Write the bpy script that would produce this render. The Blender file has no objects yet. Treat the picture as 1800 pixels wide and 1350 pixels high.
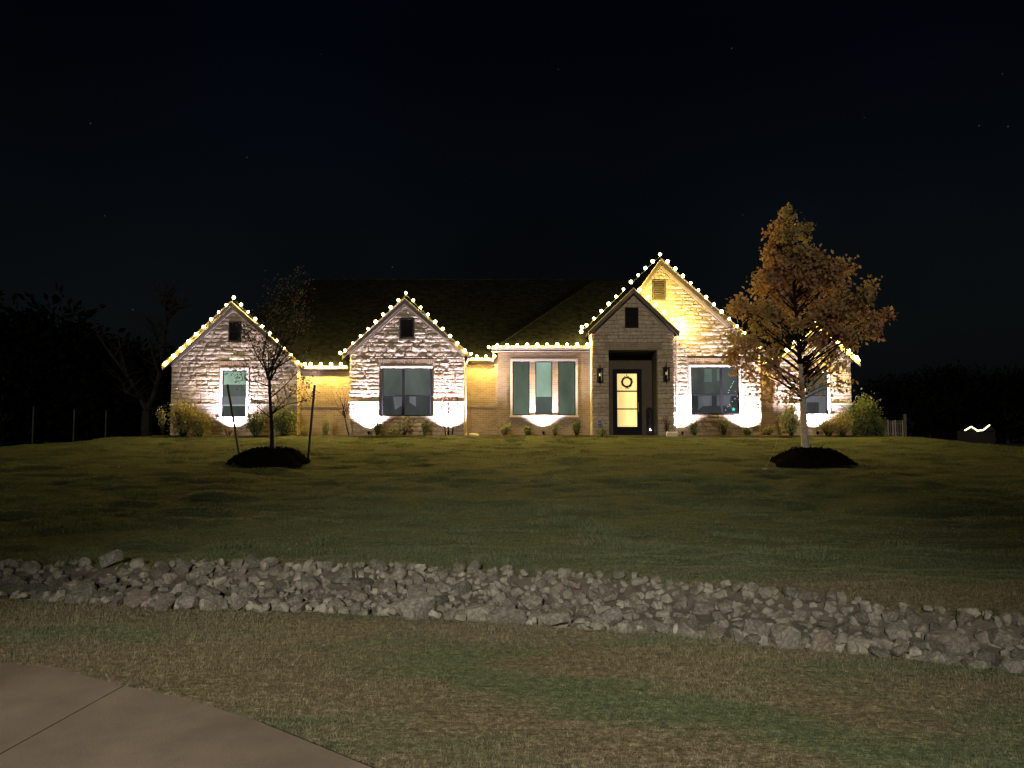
import bpy, math, random
import numpy as np
from mathutils import Vector, Matrix, Euler

R = math.radians
rnd = random.Random(7)
scene = bpy.context.scene
col = scene.collection

# ------------------------------------------------------------------ camera
FPX = 1352.0
EYE = 1.6
PITCH = math.atan((757 - 675) / FPX)
cam_d = bpy.data.cameras.new("camera")
cam_d.sensor_width = 36.0
cam_d.lens = 36.0 * FPX / 1800.0
cam_d.clip_start = 0.05
cam_d.clip_end = 3000
cam = bpy.data.objects.new("camera", cam_d)
cam.location = (0, 0, EYE)
cam.rotation_euler = (R(90) + PITCH, 0, 0)
col.objects.link(cam)
scene.camera = cam

# ------------------------------------------------------------------ night sky
world = bpy.data.worlds.new("World")
scene.world = world
world.use_nodes = True
wn = world.node_tree
for n in list(wn.nodes):
    wn.nodes.remove(n)
wo = wn.nodes.new("ShaderNodeOutputWorld")
wb = wn.nodes.new("ShaderNodeBackground")
tc = wn.nodes.new("ShaderNodeTexCoord")
sx = wn.nodes.new("ShaderNodeSeparateXYZ")
cr = wn.nodes.new("ShaderNodeValToRGB")
wn.links.new(tc.outputs["Generated"], sx.inputs[0])
wn.links.new(sx.outputs[2], cr.inputs[0])
e = cr.color_ramp.elements
e[0].position = 0.0;  e[0].color = (0.0024, 0.0026, 0.0026, 1)
e[1].position = 0.9;  e[1].color = (0.0003, 0.0005, 0.0016, 1)
k = e.new(0.12); k.color = (0.0032, 0.0043, 0.0046, 1)
k = e.new(0.26); k.color = (0.0018, 0.0030, 0.0044, 1)
k = e.new(0.45); k.color = (0.0005, 0.0010, 0.0028, 1)
# faint drifting tone, and a few stars
nz = wn.nodes.new("ShaderNodeTexNoise"); nz.inputs["Scale"].default_value = 2.2; nz.inputs["Detail"].default_value = 3
wn.links.new(tc.outputs["Generated"], nz.inputs["Vector"])
mr = wn.nodes.new("ShaderNodeMapRange"); mr.inputs[1].default_value = .3; mr.inputs[2].default_value = .7
mr.inputs[3].default_value = .6; mr.inputs[4].default_value = 1.3
wn.links.new(nz.outputs["Fac"], mr.inputs[0])
mx = wn.nodes.new("ShaderNodeVectorMath"); mx.operation = 'SCALE'
wn.links.new(cr.outputs["Color"], mx.inputs[0]); wn.links.new(mr.outputs[0], mx.inputs["Scale"])
vo = wn.nodes.new("ShaderNodeTexVoronoi"); vo.inputs["Scale"].default_value = 26
wn.links.new(tc.outputs["Generated"], vo.inputs["Vector"])
lt = wn.nodes.new("ShaderNodeMath"); lt.operation = 'LESS_THAN'; lt.inputs[1].default_value = 0.022
wn.links.new(vo.outputs["Distance"], lt.inputs[0])
sc_ = wn.nodes.new("ShaderNodeVectorMath"); sc_.operation = 'SCALE'
sc_.inputs[0].default_value = (0.016, 0.03, 0.026)
wn.links.new(lt.outputs[0], sc_.inputs["Scale"])
ad = wn.nodes.new("ShaderNodeVectorMath"); ad.operation = 'ADD'
wn.links.new(mx.outputs[0], ad.inputs[0]); wn.links.new(sc_.outputs[0], ad.inputs[1])
wn.links.new(ad.outputs[0], wb.inputs["Color"])
wb.inputs["Strength"].default_value = 1.0
wn.links.new(wb.outputs[0], wo.inputs[0])

scene.view_settings.view_transform = 'Standard'
scene.view_settings.look = 'None'
scene.view_settings.exposure = 0.0
scene.view_settings.gamma = 1.0
scene.view_settings.use_curve_mapping = False
scene.cycles.use_denoising = True
scene.cycles.max_bounces = 6
scene.cycles.sample_clamp_indirect = 3.0
scene.cycles.caustics_reflective = False
scene.cycles.caustics_refractive = False

# street lamp across the road, behind the camera: the warm pool on the verge
def spot(name, loc, target, power, colr, size, blend, radius, parent=None):
    d = bpy.data.lights.new(name, 'SPOT')
    d.energy = power; d.color = colr; d.spot_size = R(size); d.spot_blend = blend
    d.shadow_soft_size = radius
    o = bpy.data.objects.new(name, d)
    v = Vector(target) - Vector(loc)
    o.rotation_euler = v.to_track_quat('-Z', 'Y').to_euler()
    o.location = loc
    col.objects.link(o)
    if parent:
        o.parent = parent
        o.location = Vector(loc) - parent.location
    return o
STREET_POWER = 30000
spot("street_lamp_light", (-2.5, -9.5, 6.6), (-0.7, 3.1, 0.0), STREET_POWER, (1.0, 0.92, 0.78), 43, 1.0, 0.2)
# added low fill behind the camera, lights upright faces more than the lawn
sun_d = bpy.data.lights.new("front_fill", 'SUN'); sun_d.energy = 0.85; sun_d.angle = R(3); sun_d.color = (1.0, 0.88, 0.70)
sun_o = bpy.data.objects.new("front_fill", sun_d); sun_o.rotation_euler = (R(90 - 9), 0, R(-8)); sun_o.location = (0, -30, 20)
col.objects.link(sun_o)
UP_POWER = 3700
UP_COL = (1.0, 0.86, 0.99)
BULB_STRENGTH = 9.0
BULB_POWER = 120.0
BULB_COL = (1.0, 0.68, 0.14)

# ------------------------------------------------------------------ helpers
ct, st = math.cos(PITCH), math.sin(PITCH)
def P(px, py, D):
    """photo pixel (1800 x 1350) at depth Y = D -> world point"""
    x = (px - 900) / FPX; y = (675 - py) / FPX
    t = D / (ct - y * st)
    return Vector((x * t, D, EYE + t * (st + y * ct)))
def PZ(px, py, z=0.0):
    """photo pixel on the level z -> world point"""
    x = (px - 900) / FPX; y = (675 - py) / FPX
    t = (z - EYE) / (st + y * ct)
    return Vector((x * t, t * (ct - y * st), z))

def _hash(ix, iy, seed):
    h = (ix.astype(np.int64) * 374761393 + iy.astype(np.int64) * 668265263 + seed * 982451653) & 0x7fffffff
    h = ((h ^ (h >> 13)) * 1274126177) & 0x7fffffff
    h = h ^ (h >> 16)
    return (h & 0xffff) / 65535.0
def vn(x, y, seed=0):
    x = np.asarray(x, dtype=float); y = np.asarray(y, dtype=float)
    ix = np.floor(x); iy = np.floor(y)
    fx = x - ix; fy = y - iy
    fx = fx * fx * (3 - 2 * fx); fy = fy * fy * (3 - 2 * fy)
    a = _hash(ix, iy, seed); b = _hash(ix + 1, iy, seed); c = _hash(ix, iy + 1, seed); d = _hash(ix + 1, iy + 1, seed)
    return (a * (1 - fx) + b * fx) * (1 - fy) + (c * (1 - fx) + d * fx) * fy - 0.5
def fbm(x, y, seed=0, o=4):
    s = 0; a = 1.0
    for i in range(o):
        s = s + a * vn(x * 2 ** i, y * 2 ** i, seed + i * 17); a *= .5
    return s

def tag(o, label=None, cat=None, group=None, kind=None):
    if label: o["label"] = label
    if cat: o["category"] = cat
    if group: o["group"] = group
    if kind: o["kind"] = kind
    return o
def thing(name, label, cat, loc=(0, 0, 0), group=None, rotz=0):
    o = bpy.data.objects.new(name, None)
    o.empty_display_size = .2
    o.location = loc; o.rotation_euler = (0, 0, rotz)
    col.objects.link(o)
    return tag(o, label, cat, group)

class MB:
    def __init__(s): s.v = []; s.f = []
    def add(s, vs, fs):
        n = len(s.v); s.v += [tuple(v) for v in vs]; s.f += [tuple(i + n for i in f) for f in fs]
        return s
    def box(s, a, b):
        x0, y0, z0 = a; x1, y1, z1 = b
        if x0 > x1: x0, x1 = x1, x0
        if y0 > y1: y0, y1 = y1, y0
        if z0 > z1: z0, z1 = z1, z0
        return s.add([(x0, y0, z0), (x1, y0, z0), (x1, y1, z0), (x0, y1, z0), (x0, y0, z1), (x1, y0, z1), (x1, y1, z1), (x0, y1, z1)],
                     [(0, 3, 2, 1), (4, 5, 6, 7), (0, 1, 5, 4), (1, 2, 6, 5), (2, 3, 7, 6), (3, 0, 4, 7)])
    def prism(s, poly, y0, y1):
        """poly: list of (x, z), counter clockwise seen from -Y"""
        n = len(poly)
        vs = [(x, y0, z) for x, z in poly] + [(x, y1, z) for x, z in poly]
        fs = [tuple(range(n)), tuple(range(2 * n - 1, n - 1, -1))]
        fs += [(i, i + n, (i + 1) % n + n, (i + 1) % n) for i in range(n)]
        return s.add(vs, fs)
    def slab(s, quad, up):
        """quad: 4 points, extruded by vector up"""
        q = [Vector(p) for p in quad]; u = Vector(up)
        return s.add(q + [p + u for p in q], [(3, 2, 1, 0), (4, 5, 6, 7), (0, 1, 5, 4), (1, 2, 6, 5), (2, 3, 7, 6), (3, 0, 4, 7)])
    def tube(s, pts, radii, n=6, cap=True):
        pts = [Vector(p) for p in pts]
        if not hasattr(radii, '__len__'): radii = [radii] * len(pts)
        base = len(s.v)
        prev = None
        for i, p in enumerate(pts):
            a = pts[max(0, i - 1)]; b = pts[min(len(pts) - 1, i + 1)]
            t = (b - a).normalized() if (b - a).length > 1e-9 else Vector((0, 0, 1))
            if prev is None:
                u = t.orthogonal().normalized()
            else:
                u = (prev - t * prev.dot(t))
                u = u.normalized() if u.length > 1e-6 else t.orthogonal().normalized()
            prev = u
            w = t.cross(u)
            for k in range(n):
                an = 2 * math.pi * k / n
                s.v.append(tuple(p + (u * math.cos(an) + w * math.sin(an)) * radii[i]))
        for i in range(len(pts) - 1):
            for k in range(n):
                a0 = base + i * n + k; a1 = base + i * n + (k + 1) % n
                s.f.append((a0, a1, a1 + n, a0 + n))
        if cap:
            s.f.append(tuple(base + k for k in range(n))[::-1])
            s.f.append(tuple(base + (len(pts) - 1) * n + k for k in range(n)))
        return s
    def lathe(s, prof, c=(0, 0, 0), n=12):
        b = len(s.v)
        for r, z in prof:
            for k in range(n):
                a = 2 * math.pi * k / n
                s.v.append((c[0] + r * math.cos(a), c[1] + r * math.sin(a), c[2] + z))
        for i in range(len(prof) - 1):
            for k in range(n):
                a0 = b + i * n + k; a1 = b + i * n + (k + 1) % n
                s.f.append((a0, a1, a1 + n, a0 + n))
        s.f.append(tuple(b + k for k in range(n))[::-1])
        s.f.append(tuple(b + (len(prof) - 1) * n + k for k in range(n)))
        return s
    def obj(s, name, mat, parent=None, inv=True, smooth=False, bevel=0.0):
        m = bpy.data.meshes.new(name)
        m.from_pydata(s.v, [], s.f)
        m.materials.append(mat)
        if smooth:
            m.polygons.foreach_set("use_smooth", [True] * len(m.polygons))
        o = bpy.data.objects.new(name, m)
        col.objects.link(o)
        if bevel:
            md = o.modifiers.new("bevel", 'BEVEL'); md.width = bevel; md.segments = 1; md.limit_method = 'ANGLE'
        if parent: child(o, parent, inv)
        return o
def world_loc(o):
    v = Vector((0, 0, 0))
    if o.parent: v = world_loc(o.parent) + o.matrix_parent_inverse.translation
    return v + o.location
def child(o, parent, inv=True):
    o.parent = parent
    if inv:
        o.matrix_parent_inverse = Matrix.Translation(-world_loc(parent))
    return o
def np_mesh(name, V, F, mat, parent=None, smooth=False, nper=3):
    m = bpy.data.meshes.new(name)
    V = np.asarray(V, dtype=np.float32); F = np.asarray(F, dtype=np.int32)
    m.vertices.add(len(V)); m.vertices.foreach_set("co", V.ravel())
    m.loops.add(F.size); m.loops.foreach_set("vertex_index", F.ravel())
    m.polygons.add(len(F)); m.polygons.foreach_set("loop_start", np.arange(0, F.size, F.shape[1], dtype=np.int32))
    m.materials.append(mat)
    m.update(calc_edges=True)
    if smooth:
        m.polygons.foreach_set("use_smooth", np.ones(len(F), dtype=bool))
    o = bpy.data.objects.new(name, m); col.objects.link(o)
    if parent: child(o, parent)
    return o

# ------------------------------------------------------------------ materials
class Mt:
    def __init__(s, name):
        s.m = bpy.data.materials.new(name); s.m.use_nodes = True
        s.t = s.m.node_tree; s.b = s.t.nodes["Principled BSDF"]
        s.out = s.t.nodes["Material Output"]
    def n(s, typ, **kw):
        x = s.t.nodes.new(typ)
        for k, v in kw.items():
            if k in ("op",): x.operation = v
            elif k == "blend": x.blend_type = v
            elif k == "dt": x.data_type = v
            else: x.inputs[k.replace("_", " ")].default_value = v
        return x
    def l(s, a, b): s.t.links.new(a, b)
    def co(s, scale=(1, 1, 1), which="Object"):
        c = s.t.nodes.new("ShaderNodeTexCoord"); mp = s.t.nodes.new("ShaderNodeMapping")
        mp.inputs["Scale"].default_value = scale
        s.l(c.outputs[which], mp.inputs["Vector"]); return mp.outputs[0]
    def pos(s, scale=(1, 1, 1)):
        c = s.t.nodes.new("ShaderNodeNewGeometry"); mp = s.t.nodes.new("ShaderNodeMapping")
        mp.inputs["Scale"].default_value = scale
        s.l(c.outputs["Position"], mp.inputs["Vector"]); return mp.outputs[0]
    def noise(s, vec, scale, detail=4, rough=.55):
        x = s.n("ShaderNodeTexNoise"); x.inputs["Scale"].default_value = scale
        x.inputs["Detail"].default_value = detail; x.inputs["Roughness"].default_value = rough
        s.l(vec, x.inputs["Vector"]); return x.outputs["Fac"]
    def ramp(s, fac, stops):
        x = s.n("ShaderNodeValToRGB"); e = x.color_ramp.elements
        while len(e) < len(stops): e.new(.5)
        for el, (p, c) in zip(e, stops):
            el.position = p; el.color = (*c, 1) if len(c) == 3 else c
        s.l(fac, x.inputs[0]); return x.outputs["Color"]
    def mix(s, fac, a, b, blend='MIX'):
        x = s.t.nodes.new("ShaderNodeMix"); x.data_type = 'RGBA'; x.blend_type = blend
        if isinstance(fac, (int, float)): x.inputs[0].default_value = fac
        else: s.l(fac, x.inputs[0])
        for v, i in ((a, 6), (b, 7)):
            if isinstance(v, tuple): x.inputs[i].default_value = (*v, 1)
            else: s.l(v, x.inputs[i])
        return x.outputs[2]
    def bump(s, h, strength=.5, dist=.02, prev=None):
        x = s.n("ShaderNodeBump"); x.inputs["Strength"].default_value = strength; x.inputs["Distance"].default_value = dist
        s.l(h, x.inputs["Height"])
        if prev is not None: s.l(prev, x.inputs["Normal"])
        return x.outputs[0]
    def fin(s, color=None, rough=.85, normal=None, spec=.3, metal=0):
        if color is not None:
            if isinstance(color, tuple): s.b.inputs["Base Color"].default_value = (*color, 1)
            else: s.l(color, s.b.inputs["Base Color"])
        if isinstance(rough, (int, float)): s.b.inputs["Roughness"].default_value = rough
        else: s.l(rough, s.b.inputs["Roughness"])
        s.b.inputs["Specular IOR Level"].default_value = spec
        s.b.inputs["Metallic"].default_value = metal
        if normal is not None: s.l(normal, s.b.inputs["Normal"])
        return s.m

def m_plain(name, c, rough=.7, nscale=6, var=.15, bstr=.1, bdist=.005, metal=0, spec=.3):
    t = Mt(name); v = t.pos()
    f = t.noise(v, nscale)
    c0 = tuple(max(0, x * (1 - var)) for x in c); c1 = tuple(x * (1 + var) for x in c)
    return t.fin(t.ramp(f, [(.3, c0), (.7, c1)]), rough, t.bump(t.noise(v, nscale * 6), bstr, bdist), spec, metal)

def m_stone():
    t = Mt("rough_limestone"); v = t.pos()
    oi = t.n("ShaderNodeObjectInfo")
    vo = t.n("ShaderNodeTexVoronoi"); vo.inputs["Scale"].default_value = 2.6; t.l(t.pos((1, .2, 2.6)), vo.inputs["Vector"])
    base = t.ramp(t.noise(v, 9, 6), [(.3, (.32, .26, .205)), (.5, (.42, .36, .30)), (.72, (.52, .47, .41))])
    tint = t.ramp(oi.outputs["Random"], [(0, (.78, .72, .66)), (.35, (1, .96, .9)), (.7, (1.12, 1.1, 1.06)), (1, (.9, .78, .66))])
    c = t.mix(.75, base, tint, 'MULTIPLY')
    h = t.noise(v, 16, 8, .7)
    n1 = t.bump(h, .9, .035)
    n2 = t.bump(t.noise(v, 70, 3, .6), .5, .006, n1)
    return t.fin(c, .9, n2, .2)
def m_brick(name="tan_brick", mult=1.0):
    t = Mt(name)
    g = t.n("ShaderNodeNewGeometry"); sp = t.n("ShaderNodeSeparateXYZ"); t.l(g.outputs["Position"], sp.inputs[0])
    a = t.n("ShaderNodeMath"); a.operation = 'ADD'; t.l(sp.outputs[0], a.inputs[0]); t.l(sp.outputs[1], a.inputs[1])
    cb = t.n("ShaderNodeCombineXYZ"); t.l(a.outputs[0], cb.inputs[0]); t.l(sp.outputs[2], cb.inputs[1])
    b = t.n("ShaderNodeTexBrick"); b.inputs["Scale"].default_value = 1.0
    b.inputs["Brick Width"].default_value = .24; b.inputs["Row Height"].default_value = .078
    b.inputs["Mortar Size"].default_value = .007; b.inputs["Mortar Smooth"].default_value = .3
    b.inputs["Color1"].default_value = (.34 * mult, .26 * mult, .19 * mult, 1); b.inputs["Color2"].default_value = (.25 * mult, .185 * mult, .13 * mult, 1)
    b.inputs["Mortar"].default_value = (.40 * mult, .36 * mult, .31 * mult, 1)
    t.l(cb.outputs[0], b.inputs["Vector"])
    f = t.noise(t.pos(), 1.4, 5)
    c = t.mix(.55, b.outputs["Color"], t.ramp(f, [(.3, (.72, .68, .64)), (.7, (1.15, 1.12, 1.1))]), 'MULTIPLY')
    n1 = t.bump(b.outputs["Fac"], -.8, .008)
    n2 = t.bump(t.noise(t.pos(), 60, 4), .4, .006, n1)
    return t.fin(c, .9, n2, .2)
def m_roof():
    t = Mt("asphalt_shingles")
    g = t.n("ShaderNodeNewGeometry"); sp = t.n("ShaderNodeSeparateXYZ"); t.l(g.outputs["Position"], sp.inputs[0])
    a = t.n("ShaderNodeMath"); a.operation = 'ADD'; t.l(sp.outputs[0], a.inputs[0]); t.l(sp.outputs[1], a.inputs[1])
    cb = t.n("ShaderNodeCombineXYZ"); t.l(a.outputs[0], cb.inputs[0]); t.l(sp.outputs[2], cb.inputs[1])
    b = t.n("ShaderNodeTexBrick"); b.inputs["Scale"].default_value = 1.0
    b.inputs["Brick Width"].default_value = .22; b.inputs["Row Height"].default_value = .09
    b.inputs["Mortar Size"].default_value = .006; b.inputs["Bias"].default_value = -.2
    b.inputs["Color1"].default_value = (.0045, .0056, .0068, 1); b.inputs["Color2"].default_value = (.0018, .0022, .0027, 1)
    b.inputs["Mortar"].default_value = (.008, .0075, .006, 1)
    t.l(cb.outputs[0], b.inputs["Vector"])
    f = t.noise(t.pos(), 5, 6, .7)
    c = t.mix(.85, b.outputs["Color"], t.ramp(f, [(.3, (.5, .5, .5)), (.7, (1.5, 1.5, 1.4))]), 'MULTIPLY')
    n1 = t.bump(b.outputs["Fac"], -1, .02)
    n2 = t.bump(t.noise(t.pos(), 45, 4), .8, .012, n1)
    return t.fin(c, 1.0, n2, 0.0)
def m_leaf(name, stops, trans=.35, scale=1.3):
    t = Mt(name)
    f1 = t.noise(t.pos(), scale, 3, .6); f2 = t.noise(t.pos(), 18, 2)
    a = t.n("ShaderNodeMath"); a.operation = 'MULTIPLY_ADD'; a.inputs[1].default_value = .55; t.l(f2, a.inputs[0]); t.l(f1, a.inputs[2])
    s_ = t.n("ShaderNodeMath"); s_.operation = 'SUBTRACT'; s_.inputs[1].default_value = .275; t.l(a.outputs[0], s_.inputs[0])
    c = t.ramp(s_.outputs[0], stops)
    t.fin(c, .7, None, .0 if "far" in name else .2)
    tr = t.n("ShaderNodeBsdfTranslucent"); t.l(c, tr.inputs["Color"])
    ms = t.n("ShaderNodeMixShader"); ms.inputs[0].default_value = trans
    t.l(t.b.outputs[0], ms.inputs[1]); t.l(tr.outputs[0], ms.inputs[2]); t.l(ms.outputs[0], t.out.inputs["Surface"])
    return t.m
def lawn_color(t):
    """shared colour of turf: straw where dormant, darker green streaks, both position based"""
    v = t.pos()
    near = t.n("ShaderNodeSeparateXYZ"); t.l(v, near.inputs[0])
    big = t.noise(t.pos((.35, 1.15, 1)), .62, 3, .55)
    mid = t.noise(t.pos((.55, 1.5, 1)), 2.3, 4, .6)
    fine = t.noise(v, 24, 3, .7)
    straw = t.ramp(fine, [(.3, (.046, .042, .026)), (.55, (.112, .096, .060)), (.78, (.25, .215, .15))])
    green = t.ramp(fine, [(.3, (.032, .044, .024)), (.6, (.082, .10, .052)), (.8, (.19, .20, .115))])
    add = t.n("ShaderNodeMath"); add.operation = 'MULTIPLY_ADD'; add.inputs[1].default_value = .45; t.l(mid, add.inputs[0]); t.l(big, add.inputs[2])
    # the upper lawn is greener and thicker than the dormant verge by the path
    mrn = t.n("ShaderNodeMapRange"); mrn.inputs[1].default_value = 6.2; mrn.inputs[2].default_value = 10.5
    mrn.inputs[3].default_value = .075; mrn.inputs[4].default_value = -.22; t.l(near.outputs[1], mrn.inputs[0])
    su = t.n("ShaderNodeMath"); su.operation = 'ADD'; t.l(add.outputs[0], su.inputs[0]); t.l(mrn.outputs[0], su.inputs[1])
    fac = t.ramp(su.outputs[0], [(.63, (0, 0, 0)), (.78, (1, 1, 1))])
    # the greener streak where water runs along the verge
    sX = t.n("ShaderNodeMath"); sX.operation = 'MULTIPLY_ADD'; sX.inputs[1].default_value = -.53; sX.inputs[2].default_value = 5.08; t.l(near.outputs[0], sX.inputs[0])
    d = t.n("ShaderNodeMath"); d.operation = 'SUBTRACT'; t.l(near.outputs[1], d.inputs[0]); t.l(sX.outputs[0], d.inputs[1])
    wob = t.n("ShaderNodeMath"); wob.operation = 'MULTIPLY_ADD'; wob.inputs[1].default_value = 1.3; t.l(mid, wob.inputs[0]); t.l(d.outputs[0], wob.inputs[2])
    wo2 = t.n("ShaderNodeMath"); wo2.operation = 'SUBTRACT'; wo2.inputs[1].default_value = .65; t.l(wob.outputs[0], wo2.inputs[0])
    ab = t.n("ShaderNodeMath"); ab.operation = 'ABSOLUTE'; t.l(wo2.outputs[0], ab.inputs[0])
    gs = t.ramp(ab.outputs[0], [(.18, (1, 1, 1)), (.46, (0, 0, 0))])
    side = t.n("ShaderNodeMapRange"); side.inputs[1].default_value = -1.5; side.inputs[2].default_value = -.4; t.l(near.outputs[0], side.inputs[0])
    gm = t.n("ShaderNodeMath"); gm.operation = 'MULTIPLY'; t.l(gs, gm.inputs[0]); t.l(side.outputs[0], gm.inputs[1])
    inv = t.n("ShaderNodeMath"); inv.operation = 'SUBTRACT'; inv.inputs[0].default_value = 1; t.l(gm.outputs[0], inv.inputs[1])
    ff = t.n("ShaderNodeMath"); ff.operation = 'MULTIPLY'; t.l(fac, ff.inputs[0]); t.l(inv.outputs[0], ff.inputs[1])
    return t.mix(ff.outputs[0], green, straw)
def m_ground():
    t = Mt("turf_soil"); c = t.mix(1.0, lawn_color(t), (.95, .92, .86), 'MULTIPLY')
    n1 = t.bump(t.noise(t.pos((.5, 2.2, 1)), 3.2, 6, .68), 1.0, .22)
    n2 = t.bump(t.noise(t.pos(), 34, 4, .75), .9, .03, n1)
    return t.fin(c, .95, n2, .1)
def m_blade():
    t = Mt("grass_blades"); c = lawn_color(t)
    t.fin(c, .7, None, .15)
    tr = t.n("ShaderNodeBsdfTranslucent"); t.l(c, tr.inputs["Color"])
    ms = t.n("ShaderNodeMixShader"); ms.inputs[0].default_value = .3
    t.l(t.b.outputs[0], ms.inputs[1]); t.l(tr.outputs[0], ms.inputs[2]); t.l(ms.outputs[0], t.out.inputs["Surface"])
    return t.m
def m_rock():
    t = Mt("rip_rap_limestone"); v = t.co()
    oi = t.n("ShaderNodeObjectInfo")
    base = t.ramp(t.noise(v, 5, 7, .65), [(.3, (.048, .045, .038)), (.5, (.092, .090, .080)), (.72, (.175, .172, .158))])
    tint = t.ramp(oi.outputs["Random"], [(0, (.6, .58, .52)), (.4, (.95, .9, .82)), (.75, (1.2, 1.15, 1.08)), (1, (1.1, .9, .78))])
    c = t.mix(.9, base, tint, 'MULTIPLY')
    n1 = t.bump(t.noise(v, 6, 6, .65), .8, .06)
    n2 = t.bump(t.noise(v, 34, 4, .7), .7, .012, n1)
    return t.fin(c, .92, n2, .2)
def m_concrete(name="concrete", c=(.21, .165, .13)):
    t = Mt(name); v = t.pos()
    f = t.noise(v, 1.1, 5, .6); g = t.noise(v, 90, 3, .7)
    a = t.ramp(f, [(.3, tuple(x * .6 for x in c)), (.7, tuple(x * 1.22 for x in c))])
    b = t.ramp(g, [(.3, (.8, .8, .8)), (.7, (1.15, 1.15, 1.15))])
    br = t.noise(t.pos((40, 3, 1)), 6, 2)
    return t.fin(t.mix(.7, a, b, 'MULTIPLY'), .9, t.bump(g, .5, .004, t.bump(br, .3, .004)), .2)
def m_emit(name, c, s):
    t = Mt(name)
    t.b.inputs["Base Color"].default_value = (*[min(1, x) for x in c], 1)
    t.b.inputs["Emission Color"].default_value = (*c, 1); t.b.inputs["Emission Strength"].default_value = s
    return t.m
def m_bulb():
    """clear lit bulb: glows itself and lets its filament's light (a lamp inside it) through"""
    t = Mt("bulb_glow")
    em = t.n("ShaderNodeEmission"); em.inputs[0].default_value = (1.0, .80, .36, 1); em.inputs[1].default_value = BULB_STRENGTH
    tr = t.n("ShaderNodeBsdfTransparent"); ad_ = t.n("ShaderNodeAddShader")
    t.l(em.outputs[0], ad_.inputs[0]); t.l(tr.outputs[0], ad_.inputs[1]); t.l(ad_.outputs[0], t.out.inputs["Surface"])
    t.m.cycles.emission_sampling = 'NONE'
    return t.m
def m_glass(name="window_glass", tint=(.80, .84, .82)):
    t = Mt(name)
    tr = t.n("ShaderNodeBsdfTransparent"); tr.inputs[0].default_value = (*tint, 1)
    gl = t.n("ShaderNodeBsdfGlossy"); gl.inputs["Roughness"].default_value = .04; gl.inputs["Color"].default_value = (.8, .8, .8, 1)
    fr = t.n("ShaderNodeFresnel"); fr.inputs[0].default_value = 1.5
    ms = t.n("ShaderNodeMixShader"); t.l(fr.outputs[0], ms.inputs[0]); t.l(tr.outputs[0], ms.inputs[1]); t.l(gl.outputs[0], ms.inputs[2])
    t.l(ms.outputs[0], t.out.inputs["Surface"]); return t.m
def m_blind(name, c, e):
    """a window covering with a dim room lamp glowing through it"""
    t = Mt(name)
    f = t.noise(t.pos((1.2, 1, .5)), .9, 3)
    cc = t.ramp(f, [(.3, tuple(x * .6 for x in c)), (.7, tuple(x * 1.35 for x in c))])
    t.fin(cc, .7, t.bump(t.noise(t.pos((30, 1, 1)), 3, 2), .3, .01), .3)
    t.l(cc, t.b.inputs["Emission Color"]); t.b.inputs["Emission Strength"].default_value = e
    return t.m

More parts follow.
